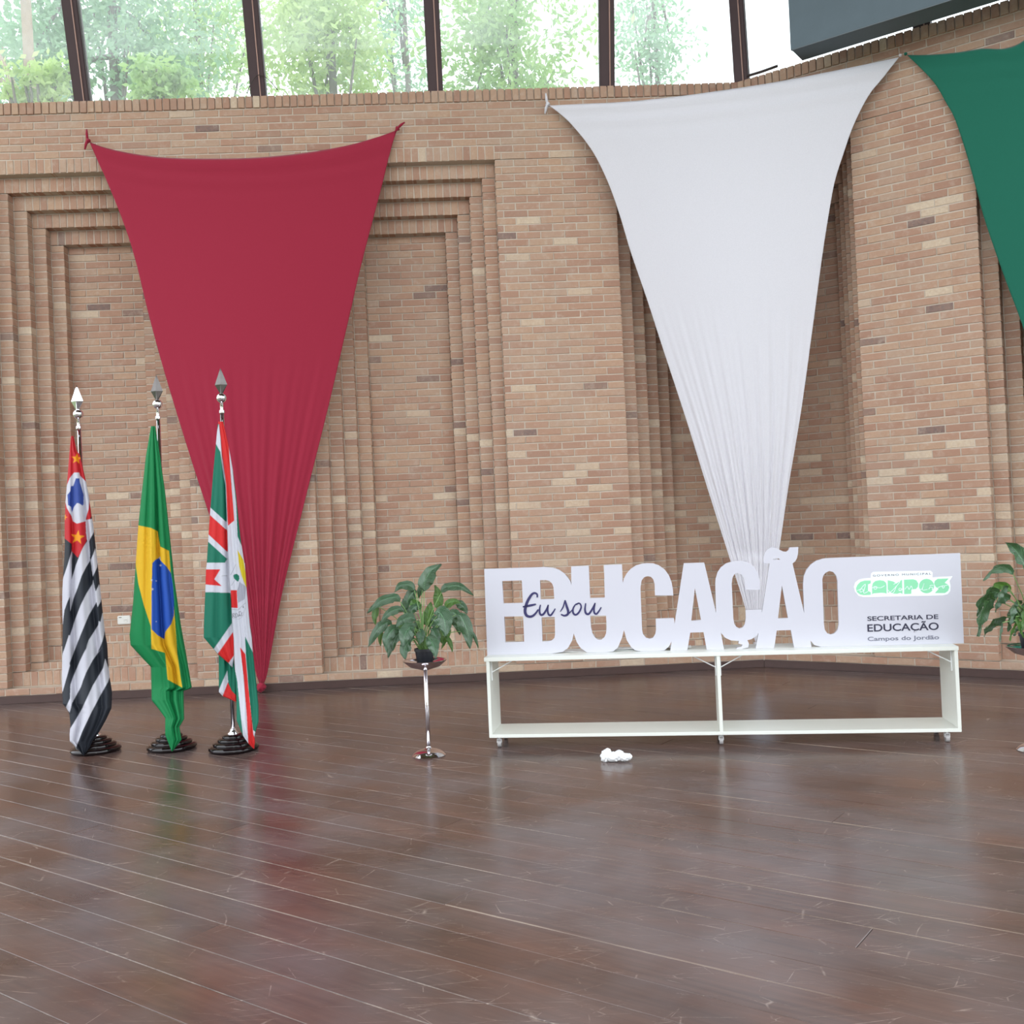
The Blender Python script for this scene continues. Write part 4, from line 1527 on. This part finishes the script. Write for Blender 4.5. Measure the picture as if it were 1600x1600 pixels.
for pts, w, tp in script:
    sm = smooth2(pts)
    n = len(sm)
    ws = [1.85 * w * (0.5 + 0.5 * sin(pi * min(1, max(0, (i + .6) / n)))) for i in range(n)]
    ribbon('script_stroke', sm, ws, lambda x, y: ssign(*k1(x, y)), -0.003, 0.0002, M['navy'])


def text_on_sign(name, body, pa, pb, mat, bold=0.0, space=1.0):
    """fit text into the box from lower-left pixel pa to upper-right pixel pb"""
    cu = bpy.data.curves.new(name, 'FONT')
    cu.body = body
    cu.offset = bold
    cu.space_character = space
    cu.extrude = 0.02
    ob = bpy.data.objects.new('tmp', cu)
    C.objects.link(ob)
    dg = bpy.context.evaluated_depsgraph_get()
    me = bpy.data.meshes.new_from_object(ob.evaluated_get(dg))
    bpy.data.objects.remove(ob)
    s0, z0 = ssign(*k3(*pa))
    s1, z1 = ssign(*k3(*pb))
    xs = [v.co.x for v in me.vertices]
    ys = [v.co.y for v in me.vertices]
    ax, bx, ay, by = min(xs), max(xs), min(ys), max(ys)
    for v in me.vertices:
        v.co = (s0 + (v.co.x - ax) / (bx - ax) * (s1 - s0), -0.0016 if v.co.z > 0 else 0.0002, z0 + (v.co.y - ay) / (by - ay) * (z1 - z0))
    me.name = name
    if not me.materials:
        me.materials.append(mat)
    else:
        me.materials[0] = mat
    return link(name, me, mat, sign)


text_on_sign('lettering', 'SECRETARIA DE', (346, 916), (1187, 838), M['ink'], 0.016)
text_on_sign('lettering', 'EDUCAÇÃO', (348, 1066), (1190, 912), M['ink'], 0.016)
text_on_sign('lettering', 'Campos do Jordão', (350, 1170), (1196, 1084), M['ink2'], 0.012)

STK = [(385, 405), (388, 352), (412, 333), (720, 326), (1095, 318), (1122, 340), (1120, 398), (1200, 393), (1358, 384), (1322, 440), (1336, 500), (1330, 560), (1300, 598), (1240, 612), (600, 626), (300, 633), (240, 617), (198, 565), (184, 510), (200, 458), (240, 425), (300, 411)]
p_s = lambda pl: [ssign(*k3(*p)) for p in pl]
link('logo_sticker', plate_mesh('logo_sticker', [p_s(STK)], -0.0012, 0.0002), M['sticker'], sign)
circ = [(1048 + 90 * cos(a), 500 + 86 * sin(a)) for a in [2 * pi * k / 28 for k in range(28)]]
GREEN = [[(384, 434), (310, 435), (262, 450), (226, 486), (208, 527), (220, 572), (255, 600), (300, 608), (384, 605), (384, 572), (352, 560), (352, 480), (384, 468)],
         [(400, 600), (400, 505), (410, 465), (440, 440), (490, 430), (540, 438), (566, 462), (573, 500), (573, 594), (556, 584), (510, 580), (460, 584), (416, 588)],
         [(586, 430), (652, 446), (690, 470), (757, 424), (762, 594), (736, 580), (700, 592), (648, 590), (610, 570), (588, 582)],
         [(780, 425), (890, 419), (928, 432), (949, 468), (946, 508), (922, 535), (868, 540), (866, 592), (782, 596)], circ,
         [(1312, 410), (1180, 414), (1146, 440), (1138, 475), (1158, 510), (1192, 533), (1148, 583), (1268, 583), (1304, 558), (1319, 518), (1305, 482), (1264, 462)]]
for g in GREEN:
    link('logo_letter', plate_mesh('logo_letter', [p_s(g)], -0.0020, -0.0010), M['mint'], sign)
SCR = [[(225, 555), (270, 535), (300, 550), (262, 572), (262, 540), (320, 480), (300, 582), (350, 565)], [(400, 525), (430, 505), (455, 510), (450, 535), (425, 535), (430, 515), (500, 520), (550, 495)],
       [(590, 545), (620, 570), (690, 500), (730, 445), (655, 480)], [(690, 500), (660, 570), (625, 595)], [(715, 545), (730, 525), (752, 535), (745, 555), (720, 552), (770, 535)], [(790, 540), (820, 505), (840, 540), (865, 500), (880, 535)],
       [(960, 530), (990, 540), (1020, 470), (1000, 545), (1060, 540)], [(1075, 540), (1090, 515), (1120, 520), (1115, 545), (1140, 530)], [(1085, 498), (1110, 490), (1130, 494)], [(1180, 520), (1230, 500), (1262, 500), (1250, 525), (1235, 505), (1310, 485)]]
for s_ in SCR:
    sm = smooth2(s_)
    ribbon('logo_script', sm, 5.5, lambda x, y: ssign(*k3(x, y)), -0.0030, -0.0018, M['sticker'])
text_on_sign('logo_caption', 'GOVERNO MUNICIPAL', (410, 388), (1102, 340), M['ink2'], 0.0, 1.35)
for ch in sign.children:
    if ch.name.startswith('logo_caption'):
        for v in ch.data.vertices:
            v.co.y -= 0.0014

# loose white paper lying on the bench top, in front of and behind the sign's foot
for i, (xa, xb, ya, yb) in enumerate(((0.30, 0.92, 0.150, 0.26), (0.70, 1.25, 0.152, 0.27))):
    v, f = [], []
    nx, ny = 26, 6
    for a in range(nx):
        for b in range(ny):
            u = a / (nx - 1)
            w = b / (ny - 1)
            v.append((xa + (xb - xa) * u, ya + (yb - ya) * w, ZT + 0.001 + 0.0045 * (1 + sin(u * 9 + i * 2)) * (0.3 + 0.7 * sin(pi * u)) * (0.5 + .5 * w) + i * 0.011))
    for a in range(nx - 1):
        for b in range(ny - 1):
            q = a * ny + b
            f.append((q, q + ny, q + ny + 1, q + 1))
    o = link('paper_sheet', pydata('paper_sheet', v, f, True), M['paper'])
    o.location = bench_org
    o.rotation_euler = (0, 0, BANG)
    sd = o.modifiers.new('thick', 'SOLIDIFY')
    sd.thickness = 0.0008
    tag(o, ('wavy white paper strip on the bench top behind the sign, under its D and U', 'wavy white paper strip on the bench top behind the sign, under its U and C')[i], 'paper', 'loose papers behind the sign')

# ------------------------------------------------------------------ potted plants on chrome stands
def leaf_mesh(path, width, seed, curl=0.25, nl=16, nw=8, fold_dir=None):
    r = random.Random(seed)
    pts = polyline(path, nl)
    V, F, UV = [], [], []
    view = Vector((0, -1, 0.35)).normalized() if fold_dir is None else fold_dir
    for i, p in enumerate(pts):
        t = i / (nl - 1)
        tg = (pts[min(i + 1, nl - 1)] - pts[max(i - 1, 0)]).normalized()
        nrm = (view - tg * view.dot(tg))
        nrm = nrm.normalized() if nrm.length > 1e-3 else tg.orthogonal().normalized()
        side = tg.cross(nrm).normalized()
        w = width * (sin(pi * min(1.0, t ** 0.72)) ** 0.85) * (1 - 0.25 * t) if 0 < t < 1 else width * 0.02
        for k in range(nw + 1):
            x = k / nw * 2 - 1
            rip = width * (0.09 * sin(t * 16 + seed + x * 2) * abs(x) + 0.035 * sin(t * 31 + seed * 2.3 + x * 5))
            V.append(p + side * (x * w * 0.5) - nrm * (abs(x) ** 1.6 * w * curl) + nrm * rip)
            UV.append((k / nw, t))
    for i in range(nl - 1):
        for k in range(nw):
            q = i * (nw + 1) + k
            F.append((q, q + nw + 1, q + nw + 2, q + 1))
    me = pydata('leaf', V, F, True)
    uv = me.uv_layers.new(name='UVMap')
    for lp in me.loops:
        uv.data[lp.index].uv = UV[lp.vertex_index]
    return me


st0 = on_z(670.5, 1186, 0)
stc = Vector((st0.x * 1.016, st0.y + 0.10, 0))
DISH_Z = 0.575


def plant_stand(name, c, label):
    root = empty(name, c)
    tag(root, label, 'plant stand', 'chrome plant stands')
    smooth_by_angle(MB().lathe([(0.100, 0), (0.102, 0.003), (0.098, 0.007), (0.088, 0.018), (0.072, 0.028), (0.050, 0.036), (0.030, 0.041), (0.018, 0.046), (0.014, 0.055)], 40).obj('foot', M['chrome'], root), 50)
    MB().tube([(0, 0, 0.035), (0, 0, DISH_Z - 0.05)], 0.0125, 18).obj('stem', M['chrome'], root, smooth=True)
    smooth_by_angle(MB().lathe([(0.016, DISH_Z - 0.062), (0.035, DISH_Z - 0.056), (0.09, DISH_Z - 0.040), (0.128, DISH_Z - 0.008), (0.135, DISH_Z), (0.131, DISH_Z + 0.001), (0.122, DISH_Z - 0.008), (0.085, DISH_Z - 0.034), (0.0, DISH_Z - 0.036)][:-1], 44).obj('dish', M['chrome'], root), 60)
    return root


stand = plant_stand('plant_stand', stc, 'slim chrome plant stand between the flags and the letter sign')
PZ = DISH_Z - 0.034
plant = empty('peace_lily', stc + Vector((0, 0, PZ)))
tag(plant, 'drooping dark-leaved potted lily on the chrome stand left of the sign', 'plant', 'potted lilies')
smooth_by_angle(MB().lathe([(0.046, 0.0), (0.058, 0.088), (0.063, 0.089), (0.063, 0.104), (0.058, 0.104), (0.055, 0.09)], 36).obj('pot', M['pot'], plant), 40)
MB().lathe([(0.056, 0.080), (0.05, 0.090), (0.02, 0.094)], 24).obj('soil', M['soil'], plant)
K = lambda x, y: (560 + x / 8, 870 + y / 8)
LV = [((825, 430), (850, 250), (1038, 92), 190, 0.00, 0), ((700, 420), (590, 335), (448, 445), 120, 0.02, 0), ((730, 430), (650, 470), (600, 660), 150, 0.05, 0), ((800, 360), (770, 420), (750, 520), 90, .07, 0),
      ((520, 560), (390, 500), (108, 705), 130, -0.02, 0), ((250, 620), (205, 700), (216, 855), 85, 0.01, 1), ((560, 690), (450, 650), (278, 830), 110, -0.05, 0), ((420, 850), (310, 830), (120, 1130), 130, -0.03, 0),
      ((720, 790), (600, 760), (465, 885), 150, -0.06, 0), ((520, 910), (390, 930), (360, 1200), 150, -0.07, 0), ((470, 930), (420, 1060), (370, 1265), 110, -0.02, 0), ((700, 900), (610, 900), (560, 1130), 190, -0.12, 0),
      ((660, 1060), (580, 1120), (590, 1285), 140, -0.10, 0), ((950, 700), (1050, 720), (1085, 1000), 230, -0.12, 0), ((1035, 450), (1170, 345), (1440, 485), 110, 0.0, 0), ((985, 650), (1000, 500), (950, 352), 130, 0.07, 1),
      ((850, 860), (880, 700), (905, 560), 150, 0.06, 1), ((1085, 640), (1150, 560), (1290, 585), 100, -0.01, 1), ((1210, 570), (1290, 600), (1360, 720), 110, 0.03, 0), ((1225, 720), (1320, 800), (1395, 1155), 170, -0.05, 0),
      ((1150, 900), (1090, 1030), (1035, 1160), 60, 0.04, 1), ((1100, 990), (1150, 1080), (1172, 1195), 60, 0.02, 1), ((1420, 930), (1465, 1030), (1500, 1150), 45, 0.06, 0), ((850, 1005), (925, 1070), (965, 1270), 150, -0.13, 0),
      ((300, 860), (270, 960), (280, 1120), 70, 0.05, 1), ((640, 600), (720, 580), (760, 680), 110, 0.03, 1), ((760, 800), (720, 860), (690, 1000), 100, 0.05, 0), ((1130, 760), (1200, 780), (1270, 980), 110, 0.05, 0),
      ((820, 830), (860, 800), (900, 900), 100, 0.08, 0), ((560, 820), (520, 900), (480, 1060), 110, 0.05, 1), ((1010, 800), (1000, 900), (1080, 1110), 120, 0.04, 1), ((640, 700), (580, 640), (560, 520), 100, 0.08, 0),
      ((700, 960), (640, 980), (600, 1120), 130, -0.02, 0), ((900, 900), (960, 960), (980, 1140), 130, -0.03, 0), ((780, 640), (700, 620), (650, 760), 120, 0.02, 0), ((900, 760), (960, 800), (1000, 960), 140, 0.03, 0),
      ((1120, 720), (1210, 700), (1290, 860), 120, 0.0, 0), ((560, 960), (470, 980), (430, 1180), 120, -0.04, 0), ((640, 860), (520, 850), (440, 1000), 120, 0.03, 1), ((760, 900), (780, 980), (760, 1100), 110, -0.05, 0)]
yc = stc.y
for i, (a, b_, c_, w, dy, lt) in enumerate(LV):
    pa = on_y(*K(*a), yc + dy) - plant.location
    pb = on_y(*K(*b_), yc + dy * 1.3 - 0.02) - plant.location
    pc = on_y(*K(*c_), yc + dy * 1.6 - 0.03) - plant.location
    me = leaf_mesh([pa, pa * 0.35 + pb * 0.72 - pc * 0.07, pb * 0.5 + pc * 0.5 + (pb - (pa + pc) / 2) * 0.35, pc], 1.12 * w / 8 * yc / FPX, i, curl=0.16 if lt else 0.22)
    lf = link('leaf', me, M['leaf2'] if lt else M['leaf'], plant)
    base = Vector((rng.uniform(-.025, .025), rng.uniform(-.02, .02), 0.086))
    mb = MB()
    midp = (base * 0.55 + pa * 0.45) + Vector((0, 0, 0.05))
    mb.tube(polyline([base, midp, pa], 7), [0.0032] * 4 + [0.0026] * 3, 6)
    mb.obj('petiole', M['stem'], plant, smooth=True)

e0 = on_z(1589, 1172, 0)
st2 = Vector((e0.x + 0.098, e0.y - 0.02, 0))
stand2 = copy_tree(stand)
stand2.location = st2
stand2['label'] = 'slim chrome plant stand to the right of the shelf bench'
plant2 = copy_tree(plant)
plant2.location = st2 + Vector((0, 0, PZ))
plant2.rotation_euler = (0, 0, radians(205))
plant2['label'] = 'potted lily on the chrome stand right of the sign, cut by the picture edge'

# ------------------------------------------------------------------ small things
# crumpled wadding on the floor
w0 = on_z(963, 1191, 0)
bm = bmesh.new()
R_ = random.Random(5)
for (x, z, rx, rz, ry) in ((-0.055, 0.030, 0.030, 0.036, 0.03), (-0.045, 0.055, 0.020, 0.020, 0.02), (-0.015, 0.026, 0.042, 0.027, 0.035), (0.020, 0.034, 0.030, 0.030, 0.03), (0.045, 0.024, 0.036, 0.022, 0.03), (0.074, 0.026, 0.018, 0.018, 0.018)):
    r_ = bmesh.ops.create_icosphere(bm, subdivisions=4, radius=1.0)
    for v in r_['verts']:
        d = 1 + 0.12 * sin(v.co.x * 7 + x * 90) * sin(v.co.z * 9 + 1) + 0.09 * sin(v.co.y * 15 + v.co.x * 11) + R_.uniform(-.035, .035)
        v.co = Vector((x + v.co.x * rx * d, v.co.y * ry * d, max(0.001, z + v.co.z * rz * d)))
me = bpy.data.meshes.new('crumpled_wadding')
bm.to_mesh(me)
bm.free()
me.polygons.foreach_set('use_smooth', [True] * len(me.polygons))
wad = link('crumpled_wadding', me, M['wad'])
wad.location = w0 + Vector((0, 0.02, 0))
wad.rotation_euler = (0, 0, BANG)
tag(wad, 'crumpled white wadding lying on the wooden floor before the shelf bench', 'wadding')

# socket plate on the brick panel
sp = on_plane(194.5, 968.5, CORN + NA * 0.5, NA)
sock = empty('wall_socket', sp - NA * 0.003, atan2(EA.y, EA.x))
tag(sock, 'ivory socket plate on the recessed brick between the two left flags', 'socket')
hw, hh = 0.060, 0.040
mb = MB(); mb.box(-hw, hw, -0.014, 0.004, -hh, hh); mb.obj('cover_plate', M['plate'], sock, bevel=0.006)
mb = MB(); mb.lathe([(0.022, 0), (0.022, 0.003), (0.019, 0.005)], 24)
mb.v = [(x + 0.018, -0.0135 - z, y) for x, y, z in mb.v]
so = mb.obj('outlet_face', M['plate'], sock)
for dx in (-0.009, 0.0, 0.009):
    mb = MB(); mb.tube([(0.018 + dx, -0.0190, 0), (0.018 + dx, -0.0175, 0)], 0.0028, 10); mb.obj('pin_hole', M['slot'], so)
mb = MB(); mb.box(-0.045, -0.02, -0.0148, -0.0138, 0.022, 0.028); mb.obj('printed_mark', M['slot'], sock)

# loose wire looped over the foot of the second post and a stay rod at the corner post
wp = [FA.P(FA.s_of(x, y), -0.02 if i in (0, 4) else -0.05, 0).to_3d() for i, (x, y) in enumerate(((386, 146), (393, 130), (405, 117), (420, 124), (434, 140)))]
wp = [on_plane(x, y, CORN - NA * 0.03, NA) for x, y in ((386, 146), (392, 131), (404, 117), (419, 124), (434, 141))]
mb = MB()
mb.tube([p - wp[0] for p in polyline(wp, 20)], 0.0035, 6)
o = mb.obj('loose_wire', M['cable'], None, smooth=True)
o.location = wp[0]
tag(o, 'thin dark wire looping over the wall coping at the foot of a window post', 'wire')
q = [on_plane(x, y, CORN + NA * 0.0 - NB * 0.02, NB) for x, y in ((1167, 119), (1190, 112), (1215, 103))]
mb = MB()
mb.tube([p - q[0] for p in q], 0.012, 8)
o = mb.obj('stay_rod', M['cable'], None, smooth=True)
o.location = q[0]
tag(o, 'short dark rod resting on the coping beside the corner window post', 'rod')

# ------------------------------------------------------------------ trees outside
def tree(name, label, base, h, crown_c, crown_r, nleaf, mat, seed, trunk_r=0.16, lean=(0, 0), bark='bark2', leaf=0.075):
    r = np.random.RandomState(seed)
    root = empty(name, base)
    tag(root, label, 'tree', 'trees outside the windows')
    b = Vector(base)
    top = Vector((lean[0], lean[1], h))
    mb = MB()
    mb.tube(polyline([Vector((0, 0, 0)), top * 0.5 + Vector((0.1, 0, 0)), top], 10), [trunk_r * (1 - 0.06 * i) for i in range(10)], 10)
    tr = mb.obj('trunk', M[bark], root, smooth=True)
    blobs = []
    for k in range(26):
        v = r.normal(size=3)
        v /= np.linalg.norm(v)
        rad = r.uniform(0.35, 1.0)
        blobs.append(np.array(crown_c) + v * np.array(crown_r) * rad)
    for k in range(9):
        a = top * r.uniform(0.45, 0.95)
        e = Vector(blobs[k])
        mb = MB()
        mb.tube(polyline([a, (a + e) / 2 + Vector((0, 0, .25)), e], 7), [0.05, .045, .04, .032, .026, .02, .012], 6)
        mb.obj('branch', M[bark], root, smooth=True)
    cen = np.array(blobs)[r.randint(0, len(blobs), nleaf)]
    pos = cen + r.normal(size=(nleaf, 3)) * np.array(crown_r) * 0.20
    a = r.normal(size=(nleaf, 3)); a /= np.linalg.norm(a, axis=1)[:, None]
    c = np.cross(a, r.normal(size=(nleaf, 3))); c /= np.linalg.norm(c, axis=1)[:, None]
    sz = r.uniform(0.6, 1.3, size=(nleaf, 1)) * leaf
    v = np.stack([pos - a * sz, pos + c * sz * 0.45, pos + a * sz, pos - c * sz * 0.45], 1).reshape(-1, 3)
    me = bpy.data.meshes.new('crown')
    me.vertices.add(len(v)); me.vertices.foreach_set('co', v.ravel())
    me.loops.add(len(v)); me.polygons.add(nleaf)
    me.loops.foreach_set('vertex_index', np.arange(len(v), dtype=np.int32))
    me.polygons.foreach_set('loop_start', np.arange(0, len(v), 4, dtype=np.int32))
    me.update(calc_edges=True)
    o = link('crown', me, M[mat], root)
    o['kind'] = 'stuff'
    return root


def tree_at(px, y):
    p = on_y(px, 60, y)
    return (p.x, y, -0.14), p.z


TREES = [(28, 13.6, 'pale_trunk_tree', 'tree with thick pale trunk outside the leftmost window pane', 'fol_b', 'bark', (-1.2, 0.3, 1.0), 0.12, 0.0, 1500, (1.3, 0.6, 1.4)),
         (165, 17.4, 'leafy_tree', 'bluish green leafy tree behind the second window pane, left half', 'fol_b', 'bark2', (0, 0, 0), 0.15, 0.0, 8000, (2.2, 1.1, 1.9)),
         (300, 22.5, 'leafy_tree', 'green leafy tree behind the second window pane, right half', 'fol_a', 'bark2', (0, 0, 0), 0.12, -0.2, 6000, (2.0, 1.2, 1.8)),
         (505, 17.4, 'leafy_tree', 'yellow green leafy tree behind the third window pane', 'fol_c', 'bark2', (0, 0, 0), 0.11, 0.1, 6000, (1.2, 1.1, 1.4)),
         (625, 22.5, 'leafy_tree', 'thin airy tree beside the third window post, left of it', 'fol_b', 'bark2', (0, 0, 0), 0.10, 0, 2400, (1.4, 1.2, 2.2)),
         (790, 17.6, 'leafy_tree', 'round green tree behind the fourth window pane', 'fol_a', 'bark2', (0, 0, 0), 0.10, 0, 5500, (1.45, 1.2, 1.6)),
         (1015, 21.5, 'leafy_tree', 'sparse slender tree in the bright pane left of the corner post', 'fol_b', 'bark2', (0, 0, 0), 0.09, 0, 2000, (0.9, 0.9, 1.7))]
for i, (px, y, nm, lab, mt, bk, off, tr_, dz, nl, cr) in enumerate(TREES):
    b, zc = tree_at(px, y)
    hh_ = zc + 2.2
    tree(nm, lab, b, hh_, (off[0], off[1], zc + 0.14 + dz + off[2] * 0.2), cr, nl, mt, 40 + i, tr_, (0.1, 0.0), bk)
# low bushes behind the parapet on the left
for i, (px, lab) in enumerate(((62, 'bush low behind the leftmost window pane, below the pale trunk'), (250, 'bush low behind the second window pane'))):
    b, zc = tree_at(px, 11.7)
    zc = on_y(px, 128, 11.7).z
    tree('tall_bush', lab, b, zc, (0, 0, zc + 0.1), (0.42, 0.25, 0.36), 1000, 'fol_c' if i != 1 else 'fol_a', 80 + i, 0.05, leaf=0.055)
